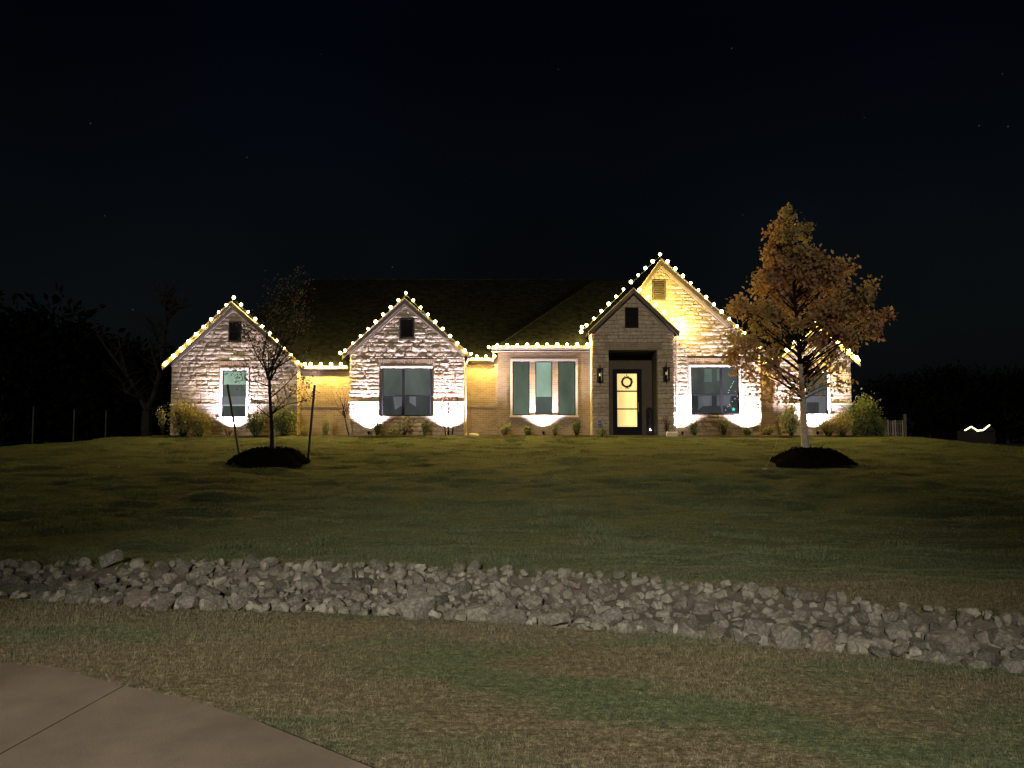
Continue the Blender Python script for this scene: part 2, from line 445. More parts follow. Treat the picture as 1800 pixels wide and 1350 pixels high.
M = dict(
    stone=m_stone(), brick=m_brick(), roof=m_roof(), ground=m_ground(), blade=m_blade(), rock=m_rock(),
    mortar=m_plain("mortar", (.24, .20, .16), .95, 30, .2, .5, .01),
    cast=m_plain("cast_stone_trim", (.66, .60, .55), .8, 12, .1, .2, .004),
    fascia=m_plain("fascia_paint", (.085, .072, .06), .6, 10, .08),
    frieze=m_plain("frieze_paint", (.34, .29, .25), .6, 10, .08),
    gutter=m_plain("gutter_metal", (.26, .22, .19), .4, 10, .06, .05, .002, 0, .5),
    black=m_plain("black_metal", (.008, .008, .012), .65, 8, .2, .05, .002, 0, .12),
    louver=m_plain("louver_paint", (.10, .085, .065), .6, 10, .1),
    vent_dark=m_plain("vent_dark", (.010, .009, .010), .8, 10, .2),
    porch=m_plain("porch_plaster", (.10, .083, .066), .9, 5, .12, .3, .01),
    mulch=m_plain("dark_mulch", (.010, .0085, .0075), 1.0, 18, .6, 1, .05, 0, 0.0),
    bed=m_plain("bed_mulch", (.035, .025, .018), .95, 14, .5, 1, .04),
    bark=m_plain("bark", (.014, .011, .009), .9, 22, .4, .8, .02, 0, .05),
    bark_pale=m_plain("pale_bark", (.38, .34, .30), .9, 16, .25, .7, .015),
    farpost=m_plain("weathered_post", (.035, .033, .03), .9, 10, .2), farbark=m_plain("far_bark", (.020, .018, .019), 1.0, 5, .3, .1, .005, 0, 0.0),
    stake=m_plain("stake_paint", (.010, .008, .008), .6, 20, .3),
    rope=m_plain("pale_rope", (.25, .23, .19), .8, 20, .1),
    cable=m_plain("cable_rubber", (.02, .03, .02), .6, 10, .1),
    white=m_plain("white_paint", (.7, .7, .7), .5, 10, .05),
    conc=m_concrete("concrete", (.080, .062, .048)), slab=m_concrete("pale_slab", (.32, .30, .25)),
    soil=m_plain("ditch_soil", (.045, .038, .028), .95, 9, .4, .8, .02), gap=m_plain("joint_dirt", (.02, .016, .012), .95, 20, .3),
    field=m_plain("field_grass", (.045, .034, .022), .95, .3, .4, .5, .1),
    bulb=m_bulb(),
    lens=m_emit("uplight_lens", (1, .95, 1), 25),
    glass=m_glass(),
    shade_green=m_blind("shade_green", (.26, .33, .29), .6),
    shade_bright=m_blind("shade_bright", (.40, .52, .43), 1.0),
    shade_grey=m_blind("shade_grey", (.145, .16, .15), .7),
    shade_dark=m_blind("shade_dark", (.085, .085, .09), .7),
    shade_olive=m_blind("shade_olive", (.17, .20, .155), .75),
    curtain=m_blind("curtain_lilac", (.26, .24, .29), .7),
    door_glow=m_blind("door_glow", (.95, .70, .27), .85),
    wreath=m_plain("wreath_leaf", (.045, .035, .022), .8, 30, .5, .5, .01),
    leaf_tree=m_leaf("autumn_leaf", [(.30, (.26, .23, .11)), (.42, (.36, .27, .14)), (.55, (.41, .265, .15)), (.72, (.36, .175, .13))], .35, .8),
    leaf_sap=m_leaf("sapling_leaf", [(.3, (.045, .040, .034)), (.6, (.08, .070, .058))], .1),
    leaf_green=m_leaf("shrub_green", [(.3, (.06, .085, .035)), (.6, (.13, .155, .07))], .3),
    leaf_pale=m_leaf("shrub_pale", [(.3, (.17, .19, .10)), (.6, (.28, .29, .17))], .3),
    leaf_yel=m_leaf("shrub_olive", [(.3, (.16, .15, .055)), (.6, (.29, .25, .12))], .3),
    leaf_red=m_leaf("shrub_russet", [(.3, (.14, .065, .045)), (.6, (.22, .12, .08))], .3),
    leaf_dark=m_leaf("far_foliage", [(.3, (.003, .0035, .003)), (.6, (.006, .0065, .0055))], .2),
)

# ------------------------------------------------------------------ terrain
NEARP = [PZ(px, py, -.02) for px, py in [(-500, 1030), (0, 1048), (300, 1066), (600, 1074), (900, 1093), (1200, 1113), (1500, 1144), (1800, 1176), (2300, 1222)]]
FARP = [PZ(px, py, -.05) for px, py in [(-500, 992), (0, 995), (400, 997), (700, 1001), (1000, 1015), (1200, 1029), (1400, 1050), (1600, 1073), (1800, 1098), (2300, 1140)]]
nx_, ny_ = np.array([p.x for p in NEARP]), np.array([p.y for p in NEARP])
fx_, fy_ = np.array([p.x for p in FARP]), np.array([p.y for p in FARP])
def ynear(x): return np.interp(x, nx_, ny_)
def yfar(x): return np.interp(x, fx_, fy_)
Z0 = P(900, 766.5, 31).z          # level of the house pad
PROF_Y = [-50, 8.5, 10, 15, 18, 21, 24, 27, 29.2, 31, 36, 44, 60, 500]
PROF_Z = [0, -.03, -.06, .27, .47, .68, .91, 1.17, Z0 - .07, Z0 - .02, Z0 - .05, Z0 - .5, -1.3, -1.3]
MOUNDS = [(P(474, 812, 20.9), 1.3, .30), (P(1425, 812, 20.9), 1.4, .26)]
def height(x, y, rough=True):
    x = np.asarray(x, dtype=float); y = np.asarray(y, dtype=float)
    # smooth profile
    z = (np.interp(y - .8, PROF_Y, PROF_Z) + np.interp(y, PROF_Y, PROF_Z) + np.interp(y + .8, PROF_Y, PROF_Z)) / 3
    # sides of the pad fall away, more on the right
    up = np.clip((y - 9) / 18, 0, 1)
    z = z - up * .055 * np.clip(-x - 13.5, 0, 30) ** 1.05
    z = z - up * .075 * np.clip(x - 15.0, 0, 30) ** 1.12
    z = np.maximum(z, -1.3)
    # ditch
    a, b = ynear(x), yfar(x)
    s = np.clip((y - a) / (b - a), 0, 1)
    z = z - .32 * np.sin(np.pi * s) ** .8
    if rough:
        lawn = np.clip((y - b) / 1.2, 0, 1)
        tuft = .4 + np.clip(vn(x * .25, y * .3, 9) + .5, 0, 1)
        z = z + lawn * (.05 * vn(x * .33, y * .62, 3) + .075 * vn(x * .55 + y * .15, y * 1.9, 5) + .05 * fbm(x * 1.3, y * 3.2, 11, 2)
                        + .06 * (.5 - np.abs(vn(x * .40 + 3, y * 1.5 + .5 * vn(x * .6, y * .6, 2), 63)) * 2) + .075 * tuft * vn(x * 1.7, y * 4.2, 71))
        verge = 1 - lawn
        z = z + verge * .018 * fbm(x * 2.2, y * 2.2, 21, 3)
        for c, r, h in MOUNDS:
            d = np.sqrt((x - c.x) ** 2 + (y - c.y) ** 2) / (r * 1.5)
            z = z + .16 * np.clip(1 - d, 0, 1) ** 1.5
        # flat pad at the house and under the sidewalk
        pad = np.clip((y - 29.6) / .6, 0, 1) * np.clip((16.5 - np.abs(x)) / 1, 0, 1) * np.clip((42 - y) / 2, 0, 1)
        z = z * (1 - pad) + (Z0 - .02) * pad
    return z
xs = np.concatenate([-np.geomspace(60, 24.2, 22), np.arange(-24, 24.01, .1), np.geomspace(24.2, 60, 22)])
ys = np.concatenate([np.arange(-6, 2, .5), np.arange(2, 12, .06), np.arange(12, 32, .06), np.arange(32, 62, .6)])
SWP = [(-400, 1120), (-150, 1150), (0, 1168), (100, 1178), (215, 1208), (340, 1236), (450, 1270), (560, 1315), (650, 1352), (760, 1410), (900, 1520), (1050, 1700)]
SW = [PZ(a, b, 0.0) for a, b in SWP]
sw_x = np.array([p.x for p in SW]); sw_y = np.array([p.y for p in SW])
_o = np.argsort(sw_x)
def in_walk(x, y, m=0.0): return (y < np.interp(x, sw_x[_o], sw_y[_o]) + m) & (x < sw_x.max())
GX, GY = np.meshgrid(xs, ys)
GZ = height(GX, GY)
wk = in_walk(GX, GY, .03)
GZ = np.where(wk, -.06, GZ)
nxx, nyy = len(xs), len(ys)
idx = np.arange(nxx * nyy).reshape(nyy, nxx)
F = np.stack([idx[:-1, :-1], idx[:-1, 1:], idx[1:, 1:], idx[1:, :-1]], -1).reshape(-1, 4)
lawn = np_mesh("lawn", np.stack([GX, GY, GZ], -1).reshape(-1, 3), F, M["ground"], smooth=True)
tag(lawn, kind="structure")
fl = MB(); fl.add([(-900, -200, -1.32), (900, -200, -1.32), (900, 1500, -1.32), (-900, 1500, -1.32)], [(0, 1, 2, 3)])
tag(fl.obj("far_field", M["field"]), kind="structure")

# sidewalk slabs in the near corner, split by a dirt joint
walk = MB()
edge = [(p.x, p.y) for p in SW]
ja = PZ(-40, 1352, 0.0); jb = PZ(217, 1209, 0.0)
jd = (jb - ja).normalized(); ja2 = ja - jd * 3
def side_pt(p): return jd.x * (p[1] - ja.y) - jd.y * (p[0] - ja.x)
def clip_poly(poly, keep, off):
    out = []
    for i in range(len(poly)):
        p, q = poly[i], poly[(i + 1) % len(poly)]
        a, b = (side_pt(p) - off) * keep, (side_pt(q) - off) * keep
        if a >= 0: out.append(p)
        if a * b < 0:
            t = a / (a - b); out.append((p[0] + (q[0] - p[0]) * t, p[1] + (q[1] - p[1]) * t))
    return out
full = edge + [(edge[-1][0], -5), (edge[0][0], -5)]
sidewalk = thing("sidewalk", None, None, (0, 0, 0)); tag(sidewalk, kind="structure")
for keep, off in ((1, .0045), (-1, -.0045)):
    poly = clip_poly(full, keep, off)
    b = MB(); n = len(poly)
    b.add([(x, y, .012) for x, y in poly] + [(x, y, -.10) for x, y in poly],
          [tuple(range(n))[::-1], tuple(range(n, 2 * n))] + [(i, i + n, (i + 1) % n + n, (i + 1) % n) for i in range(n)])
    b.obj("slab", M["conc"], sidewalk)
g = MB(); g.box((ja2.x - .0, ja2.y, -.05), (ja2.x + .01, ja2.y + .01, -.04))
pj = Vector((-jd.y, jd.x, 0)) * .02
g = MB(); g.add([ja2 - pj + Vector((0, 0, -.012)), ja2 + pj + Vector((0, 0, -.012)), jb + jd * .1 + pj + Vector((0, 0, -.012)), jb + jd * .1 - pj + Vector((0, 0, -.012))], [(0, 3, 2, 1)])
g.obj("joint", M["gap"], sidewalk)

# grass blades
def blades(n, x0, x1, y0, y1, h, w, seed, dens=None, lean=.5):
    r = np.random.default_rng(seed)
    x = r.uniform(x0, x1, n); y = r.uniform(0, 1, n) ** 1.0 * (y1 - y0) + y0
    keep = np.abs(x) < y * .72 + .8
    keep &= ~in_walk(x, y, .0 + .05 * vn(x * 9, y * 9, 2))
    a, b = ynear(x), yfar(x)
    inn = (y > a + .08 + .3 * vn(x * 3, y * 3, 4)) & (y < b - .08 - .25 * vn(x * 3, y * 3, 8))
    keep &= ~inn
    for c, rr, hh in MOUNDS:
        keep &= ((x - c.x) ** 2 + (y - c.y) ** 2) > (rr * .80) ** 2
    if dens is not None: keep &= dens(x, y, r)
    x = x[keep]; y = y[keep]; m = len(x)
    z = height(x, y) - .004
    an = r.uniform(0, 2 * np.pi, m); la = r.uniform(0, 2 * np.pi, m)
    hh = h * r.uniform(.45, 1.25, m) * (1 + .8 * vn(x * 1.6, y * 1.6, 31)); ll = hh * r.uniform(.1, 1, m) * lean * 1.5
    ww = w * r.uniform(.6, 1.3, m)
    dx, dy = np.cos(an) * ww / 2, np.sin(an) * ww / 2
    V = np.empty((m, 3, 3), dtype=np.float32)
    V[:, 0] = np.stack([x - dx, y - dy, z], -1); V[:, 1] = np.stack([x + dx, y + dy, z], -1)
    V[:, 2] = np.stack([x + np.cos(la) * ll, y + np.sin(la) * ll, z + hh], -1)
    return V.reshape(-1, 3), np.arange(m * 3).reshape(-1, 3)
def grass(name, parts):
    Vs, Fs, n = [], [], 0
    for V, F_ in parts:
        Vs.append(V); Fs.append(F_ + n); n += len(V)
    o = np_mesh(name, np.concatenate(Vs), np.concatenate(Fs), M["blade"])
    return o
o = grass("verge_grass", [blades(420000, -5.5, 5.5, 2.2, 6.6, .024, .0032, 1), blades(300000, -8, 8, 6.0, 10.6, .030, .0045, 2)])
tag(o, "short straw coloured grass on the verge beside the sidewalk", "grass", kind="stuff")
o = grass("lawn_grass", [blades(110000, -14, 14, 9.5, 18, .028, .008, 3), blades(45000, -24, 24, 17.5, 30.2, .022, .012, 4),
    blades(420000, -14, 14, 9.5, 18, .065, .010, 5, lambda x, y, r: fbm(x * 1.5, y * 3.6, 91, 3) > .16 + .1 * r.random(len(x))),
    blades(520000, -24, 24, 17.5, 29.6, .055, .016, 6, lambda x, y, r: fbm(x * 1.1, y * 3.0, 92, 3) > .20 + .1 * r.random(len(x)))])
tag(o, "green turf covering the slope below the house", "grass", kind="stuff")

# ------------------------------------------------------------------ rock ditch
def rock_mesh(seed):
    import bmesh
    r = random.Random(seed); bm = bmesh.new()
    ax = (r.uniform(.8, 1.15), r.uniform(.7, 1.0), r.uniform(.55, .85))
    for i in range(22):
        v = Vector((r.gauss(0, 1), r.gauss(0, 1), r.gauss(0, 1))).normalized() * r.uniform(.82, 1.0)
        # squared-off, like quarried limestone
        v = Vector([math.copysign(abs(c) ** .62, c) for c in v])
        bm.verts.new((v.x * ax[0] * .85, v.y * ax[1] * .85, v.z * ax[2] * .85))
    bmesh.ops.convex_hull(bm, input=bm.verts[:])
    for v in [v for v in bm.verts if not v.link_faces]: bm.verts.remove(v)
    m = bpy.data.meshes.new("rock"); bm.to_mesh(m); bm.free()
    m.materials.append(M["rock"]); return m
RM = [rock_mesh(100 + i) for i in range(30)]
RV = [(np.array([v.co[:] for v in m.vertices]), [tuple(p.vertices) for p in m.polygons]) for m in RM]
bedm = MB()
bx = np.arange(-14, 12.01, .5)
vs = []; fs = []
for i, x in enumerate(bx):
    a, b = float(ynear(x)) + .05, float(yfar(x)) - .05
    for j in range(7):
        y = a + (b - a) * j / 6
        vs.append((x, y, float(height(x, y)) + .022))
for i in range(len(bx) - 1):
    for j in range(6):
        fs.append((i * 7 + j, (i + 1) * 7 + j, (i + 1) * 7 + j + 1, i * 7 + j + 1))
bedm.add(vs, fs)
rock_bed = bedm.obj("rock_bed", M["soil"]); tag(rock_bed, kind="structure")
cand = []
rr = random.Random(5)
tries = 0
placed = []
while tries < 60000 and len(placed) < 1400:
    tries += 1
    x = rr.uniform(-8.8, 8.0)
    a, b = float(ynear(x)), float(yfar(x))
    s = rr.uniform(-.02, 1.02); y = a + (b - a) * s
    if abs(x) > y * .70 + .5: continue
    rad = rr.choice([.06, .07, .085, .095, .105, .12, .14, .17]) * rr.uniform(.85, 1.12)
    if s < .08: rad *= 1.1
    ok = True
    for (qx, qy, qr) in placed:
        if (qx - x) ** 2 + (qy - y) ** 2 < ((qr + rad) * .74) ** 2: ok = False; break
    if ok: placed.append((x, y, rad))
placed.sort(key=lambda t: -t[2] / t[1])
small = []
for i, (x, y, rad) in enumerate(placed):
    z = float(height(x, y, False)) + rad * rr.uniform(.15, .6)
    rot = Euler((rr.uniform(-.5, .5), rr.uniform(-.5, .5), rr.uniform(0, 6.28)))
    k = rr.randrange(len(RM)); sc3 = (rad * rr.uniform(.95, 1.3), rad * rr.uniform(.85, 1.15), rad * rr.uniform(.8, 1.15))
    if i < 300:
        o = bpy.data.objects.new("rock", RM[k]); col.objects.link(o)
        o.location = (x, y, z); o.rotation_euler = rot; o.scale = sc3
        child(o, rock_bed)
    else: small.append((x, y, z, rot, k, sc3))
for i in range(3200):
    x = rr.uniform(-8.8, 8.0); a, b = float(ynear(x)), float(yfar(x))
    y = a + (b - a) * rr.uniform(-.02, 1.02); rad = rr.uniform(.03, .08)
    if abs(x) > y * .70 + .5: continue
    z = float(height(x, y, False)) + rr.uniform(.0, .05)
    small.append((x, y, z, Euler((rr.uniform(0, 6), rr.uniform(0, 6), rr.uniform(0, 6))), rr.randrange(len(RM)), (rad,) * 3))
sm = MB()
for x, y, z, rot, k, sc3 in small:
    V, Fc = RV[k]
    Rm = np.array(rot.to_matrix()); W = (V * np.array(sc3)) @ Rm.T + np.array([x, y, z])
    sm.add([tuple(p) for p in W], Fc)
tag(sm.obj("small_rocks", M["rock"], rock_bed), kind="stuff")

# ------------------------------------------------------------------ the house
HX = P(900, 766, 31)
house = thing("house", "single storey stone ranch house with lit gables and dark front door", "house", (0, 31, Z0))
D1, D2, D3, D4, DP, DB = 31.0, 31.0, 31.2, 31.2, 30.5, 31.2     # planes of the gables, porch and bay
DR1, DR2, DR3 = 31.45, 31.85, 31.65                             # recessed walls
stones = []      # (area, verts, faces, parent)
def rect(px0, py0, px1, py1, D):
    a = P(px0, py0, D); b = P(px1, py1, D)
    return (a.x, b.z, b.x, a.z)      # x0, z0, x1, z1
low_ok = False
KEYZ = []
def warp(x, z):
    """joints wander a little, except where a course meets an opening, ledge or eave"""
    d = min([abs(z - k) for k in KEYZ] or [1])
    return .075 * float(fbm(x * 1.1, z * 1.3, 77, 2)) * min(1, d / .25)
def stone_block(x0b, x1b, x0t, x1t, z0, z1, D, relief, rs):
    """one quarry-faced stone: trapezoid front with a rough skin, butting on the backing wall"""
    g_ = .007
    nx, nz = max(3, int((max(x1b, x1t) - min(x0b, x0t)) / .07)), 3
    nx = min(nx, 9)
    proud = rs.choice([-.012, -.004, 0, .006, .012, .03]) * relief
    vs = []; fs = []
    for j in range(nz + 1):
        v = j / nz; z = z0 + g_ + (z1 - z0 - 2 * g_) * v
        xl = x0b + (x0t - x0b) * v + g_; xr = x1b + (x1t - x1b) * v - g_
        for i in range(nx + 1):
            u = i / nx
            edge_ = (i in (0, nx)) or (j in (0, nz))
            x_ = xl + (xr - xl) * u
            d = (.052 * (float(fbm(x_ * 3.3, z * 5.5, 41, 3)) + .42) + rs.uniform(-.012, .014)) * relief
            if edge_: d = d * .5 - .006
            vs.append((x_, D - proud - d, z + (0 if edge_ else rs.uniform(-.014, .014))))
    W = nx + 1
    for j in range(nz):
        for i in range(nx):
            a = j * W + i
            if rs.random() < .5: fs += [(a, a + 1, a + W + 1), (a, a + W + 1, a + W)]
            else: fs += [(a, a + 1, a + W), (a + 1, a + W + 1, a + W)]
    # return sides to the backing
    ring = [i for i in range(W)] + [j * W + nx for j in range(1, nz + 1)] + [nz * W + i for i in range(nx - 1, -1, -1)] + [j * W for j in range(nz - 1, 0, -1)]
    n = len(vs)
    if not (low_ok and min(z0, z0) < 0):
        vs = [(x, y, z + warp(x, z)) for x, y, z in vs]
    vs += [(vs[i][0], D + .098, vs[i][2]) for i in ring]
    L = len(ring)
    for k in range(L):
        fs.append((ring[k], n + k, n + (k + 1) % L, ring[(k + 1) % L]))
    return vs, fs
def lay_stones(limits, ztop, keys, holes, D, parent, relief=1.0, low_z=None, seed=1, course=.165):
    """limits(z) -> (xl, xr); keys: heights where a course must break; holes: x0,z0,x1,z1"""
    rs = random.Random(seed)
    KEYZ[:] = [k for k in keys] + [Z0]
    zs = sorted(set([Z0] + [k for k in keys if Z0 < k < ztop] + [ztop]))
    rows = []
    for a, b in zip(zs[:-1], zs[1:]):
        n = max(1, round((b - a) / course)); hs = [rs.uniform(.75, 1.3) for _ in range(n)]; t = sum(hs); z = a
        for h in hs:
            rows.append((z, z + h / t * (b - a))); z += h / t * (b - a)
    for (a, b) in rows:
        if b - a < .03: continue
        xl0, xr0 = limits(a); xl1, xr1 = limits(b)
        if xr0 - xl0 < .06: continue
        xr1 = max(xr1, xl1)
        mid = (a + b) / 2
        segs = [(xl0, xr0, xl1, xr1)]
        cuts = sorted([(h[0], h[2]) for h in holes if h[1] < mid < h[3]])
        out = []; cur = (xl0, xl1)
        for c0, c1 in cuts:
            if c0 > min(cur): out.append((cur[0], c0, cur[1], c0))
            cur = (c1, c1)
        out.append((cur[0], xr0, cur[1], xr1))
        for s0b, s1b, s0t, s1t in out:
            L = max(s1b, s1t) - min(s0b, s0t)
            if L < .04: continue
            if s1b - s0b < .02: continue
            n = max(1, round(L / rs.uniform(.40, .52))); ws = [rs.uniform(.55, 1.6) for _ in range(n)]; t = sum(ws); u = 0
            for k, w in enumerate(ws):
                u2 = u + w / t
                bx0 = s0b + (s1b - s0b) * u if k else s0b; bx1 = s0b + (s1b - s0b) * u2
                xa = min(s0b, s0t) + L * u; xb = min(s0b, s0t) + L * u2
                b0 = s0b if k == 0 else min(max(xa, s0b), s1b); b1 = s1b if k == n - 1 else min(max(xb, s0b), s1b)
                t0 = s0t if k == 0 else min(max(xa, s0t), s1t); t1 = s1t if k == n - 1 else min(max(xb, s0t), s1t)
                u = u2
                if b1 - b0 < .03 and t1 - t0 < .03: continue
                rf = relief * (.45 if (low_z and mid < low_z) else 1)
                vs, fs = stone_block(b0, b1, t0, t1, a, b, D, rf, rs)
                stones.append((((b1 - b0) + (t1 - t0)) / 2 * (b - a), vs, fs, parent))

# bricks standing on end over openings
def soldier(x0, x1, z0, z1, D, parent, mat=None):
    mb = MB(); x = x0
    rs = random.Random(int(x0 * 100))
    while x < x1 - .03:
        w = min(.078, x1 - x)
        mb.box((x + .005, D - .012 - rs.uniform(0, .01), z0 + .004), (x + w - .004, D + .08, z1 - .004)); x += w
    o = mb.obj("soldier_course", mat or M["brick"], parent); tag(o, kind="stuff"); return o

def window(r, D, parent, cover, mull=None, rail=None, trim=.07, sill=True, label=None, cover_low=None, low_frac=.3, extra=None, trim_sides=True):
    """window set on the backing wall: cast trim, dark frame, glass in front of a covering"""
    x0, z0, x1, z1 = r
    # returns of the trim
    root = MB()
    f = .035
    root.box((x0, D + .02, z0), (x0 + f, D + .085, z1)); root.box((x1 - f, D + .02, z0), (x1, D + .085, z1))
    root.box((x0 + f, D + .02, z0), (x1 - f, D + .085, z0 + f)); root.box((x0 + f, D + .02, z1 - f), (x1 - f, D + .085, z1))
    w = root.obj("window", M["black"], parent)
    if label: w["label"] = label
    if mull is not None:
        MB().box((mull - .05, D + .025, z0 + f), (mull + .05, D + .08, z1 - f)).obj("mullion", M["black"], w)
    if rail is not None:
        cols_ = [(x0 + f, x1 - f)] if mull is None else [(x0 + f, mull - .05), (mull + .05, x1 - f)]
        for a, b in cols_:
            MB().box((a, D + .03, rail - .02), (b, D + .078, rail + .02)).obj("rail", M["black"], w)
    cols_ = [(x0 + f, x1 - f)] if mull is None else [(x0 + f, mull - .05), (mull + .05, x1 - f)]
    for a, b in cols_:
        for (c, d) in ([(z0 + f, z1 - f)] if rail is None else [(z0 + f, rail - .02), (rail + .02, z1 - f)]):
            MB().box((a, D + .055, c), (b, D + .061, d)).obj("pane", M["glass"], w)
    zl = z0 + f + (z1 - z0) * low_frac if cover_low else z0 + f
    MB().box((x0 + f, D + .085, zl), (x1 - f, D + .093, z1 - f)).obj("shade", cover, w)
    if cover_low:
        MB().box((x0 + f, D + .088, z0 + f), (x1 - f, D + .095, zl)).obj("shade", cover_low, w)
    if trim:
        t = MB()
        if trim_sides:
            t.box((x0 - trim, D - .03, z0), (x0 - .002, D + .095, z1)); t.box((x1 + .002, D - .03, z0), (x1 + trim, D + .095, z1))
        t.box((x0 - trim, D - .032, z1 + .002), (x1 + trim, D + .095, z1 + trim * 1.1))
        t.obj("trim", M["cast"], w)
    if sill:
        MB().box((x0 - trim - .04, D - .07, z0 - .075), (x1 + trim + .04, D + .09, z0 - .003)).obj("sill", M["cast"], w)
    return w
def vent(r, D, parent, dark=True, louvers=8):
    x0, z0, x1, z1 = r; f = .035
    b = MB(); mt = M["vent_dark"] if dark else M["louver"]
    b.box((x0, D - .03, z0), (x0 + f, D + .09, z1)); b.box((x1 - f, D - .03, z0), (x1, D + .09, z1))
    b.box((x0 + f, D - .03, z0), (x1 - f, D + .09, z0 + f)); b.box((x0 + f, D - .03, z1 - f), (x1 - f, D + .09, z1))
    b.box((x0 + f, D + .07, z0 + f), (x1 - f, D + .09, z1 - f))
    v = b.obj("gable_vent", mt, parent)
    n = louvers
    for i in range(n):
        z = z0 + f + (z1 - z0 - 2 * f) * (i + .5) / n; h = (z1 - z0 - 2 * f) / n
        MB().slab([(x0 + f, D + .0, z - h * .45), (x1 - f, D + .0, z - h * .45), (x1 - f, D + .055, z + h * .3), (x0 + f, D + .055, z + h * .3)], (0, 0, .012)).obj("slat", mt, v)
    return v

def gable(name, xl, xr, y_eave, apx, apy, D, back, holes_px, ledge_py=None, seed=1, relief=1.0, roof_l=None, roof_r=None, roof_left=True, holes_extra=()):
    """xl, xr: wall edges in photo px; apx, apy: underside tip of the roof; returns wall + data"""
    A = P(apx, apy, D); L = P(xl, y_eave, D); Rr = P(xr, y_eave, D)
    sl = (A.z - L.z) / (A.x - L.x); sr = (A.z - Rr.z) / (Rr.x - A.x)
    ft = .16     # frieze width measured up the wall
    poly = [(L.x, Z0 - .3), (Rr.x, Z0 - .3), (Rr.x, Rr.z), (A.x, A.z), (L.x, L.z)]
    if not roof_left:
        xo = P(1167, 0, D).x; zo = P(0, 600, D).z
        poly = [(xo, Z0 - .3), (Rr.x, Z0 - .3), (Rr.x, Rr.z), (A.x, A.z), (L.x, L.z), (L.x, zo), (xo, zo)]
    wl = MB().prism(poly, D + .10, D + .45).obj("gable_wall", M["mortar"], house)
    if roof_left: MB().box((L.x, D + .452, Z0 - .3), (L.x + .2, 36, L.z)).obj("side_wall", M["brick"], house)
    MB().box((Rr.x - .2, D + .452, Z0 - .3), (Rr.x, 36, Rr.z)).obj("side_wall", M["brick"], house)
    def lim(z):
        a = L.x if z < L.z - ft else L.x + (z - (L.z - ft)) / sl
        b = Rr.x if z < Rr.z - ft else Rr.x - (z - (Rr.z - ft)) / sr
        return a, b
    holes = [rect(*h, D) for h in holes_px]
    keys = [h[1] for h in holes] + [h[3] for h in holes] + [L.z - ft]
    lz = None
    if ledge_py:
        lz = P(900, ledge_py, D).z; keys += [lz, lz + .07]
    hl = list(holes) + list(holes_extra)
    if ledge_py: hl = hl + [(L.x - 1, lz, Rr.x + 1, lz + .07)]
    lay_stones(lim, A.z - ft, keys, hl, D, wl, relief * .42, lz, seed)
    if ledge_py:
        xs_ = [L.x - .02] + sum([[h[0], h[2]] for h in holes if h[1] < lz < h[3]], []) + [Rr.x + .02]
        for i in range(0, len(xs_), 2):
            MB().box((xs_[i], D - .045, lz + .002), (xs_[i + 1], D + .098, lz + .066)).obj("ledge", M["cast"], wl)
    # frieze boards under the rake
    for (E, s, sg) in ((L, sl, 1), (Rr, sr, -1)):
        MB().prism([(E.x, E.z - ft), (A.x, A.z - ft), (A.x, A.z), (E.x, E.z)] if sg > 0 else [(A.x, A.z - ft), (E.x, E.z - ft), (E.x, E.z), (A.x, A.z)], D - .035, D + .098).obj("frieze_board", M["frieze"], wl)
    # roof slopes: slab over the wall with rake boards at the front
    oh = .30; f0 = D - oh
    for (E, s, sg) in ((L, sl, -1), (Rr, sr, 1)):
        if sg < 0 and not roof_left: 
            ex = .0
        else: ex = .24
        ex_x = E.x + sg * ex; ex_z = E.z - s * ex
        ax_, az_ = A.x, A.z
        th = Vector((0, 0, .13))
        q = [(ex_x, f0, ex_z + .004), (ax_, f0, az_ + .004), (ax_, back, az_ + .004), (ex_x, back, ex_z + .004)]
        if sg > 0: q = [q[1], q[0], q[3], q[2]]
        r_ = MB().slab(q, th).obj("gable_roof", M["roof"], house)
        # rake board (front face of the slope), two steps deep
        rk = MB()
        pts = [(ex_x, ex_z - .09), (ax_, az_ - .09), (ax_, az_ + .10), (ex_x, ex_z + .10)]
        if sg > 0: pts = [pts[1], pts[0], pts[3], pts[2]]
        rk.prism(pts, f0 - .045, f0 - .003)
        rk.obj("rake_board", M["fascia"], r_)
        pts = [(ex_x, ex_z + .103), (ax_, az_ + .103), (ax_, az_ + .15), (ex_x, ex_z + .15)]
        if sg > 0: pts = [pts[1], pts[0], pts[3], pts[2]]
        MB().prism(pts, f0 - .075, f0 - .003).obj("drip_edge", M["gutter"], r_)
    return wl, holes, (A, L, Rr)

# gable 1 (far left)
SOL = 12
g1, h1, geo1 = gable("g1", 302, 524, 638, 411.5, 538, D1, 36.6, [(387, 633, 437, 735), (402, 565, 424, 601)], 713, 11, 1.0)
r = rect(391, 651, 432, 733, D1); window(r, D1, g1, M["shade_bright"], trim=.09, rail=None, cover_low=M["shade_dark"], low_frac=.22, label="tall narrow window with green shade in the left gable")
MB().box((r[0] + .04, D1 + .080, P(0, 711, D1).z), (r[2] - .04, D1 + .084, P(0, 697, D1).z)).obj("curtain", M["curtain"], g1)
MB().box((r[0] + .04, D1 + .0795, P(0, 697, D1).z + .002), (r[2] - .04, D1 + .0835, P(0, 676, D1).z)).obj("shade", M["shade_grey"], g1)
soldier(r[0] - .18, r[2] + .18, r[3] + .115, r[3] + .115 + .26, D1, g1)
vent(rect(403, 566, 423, 600, D1), D1, g1)

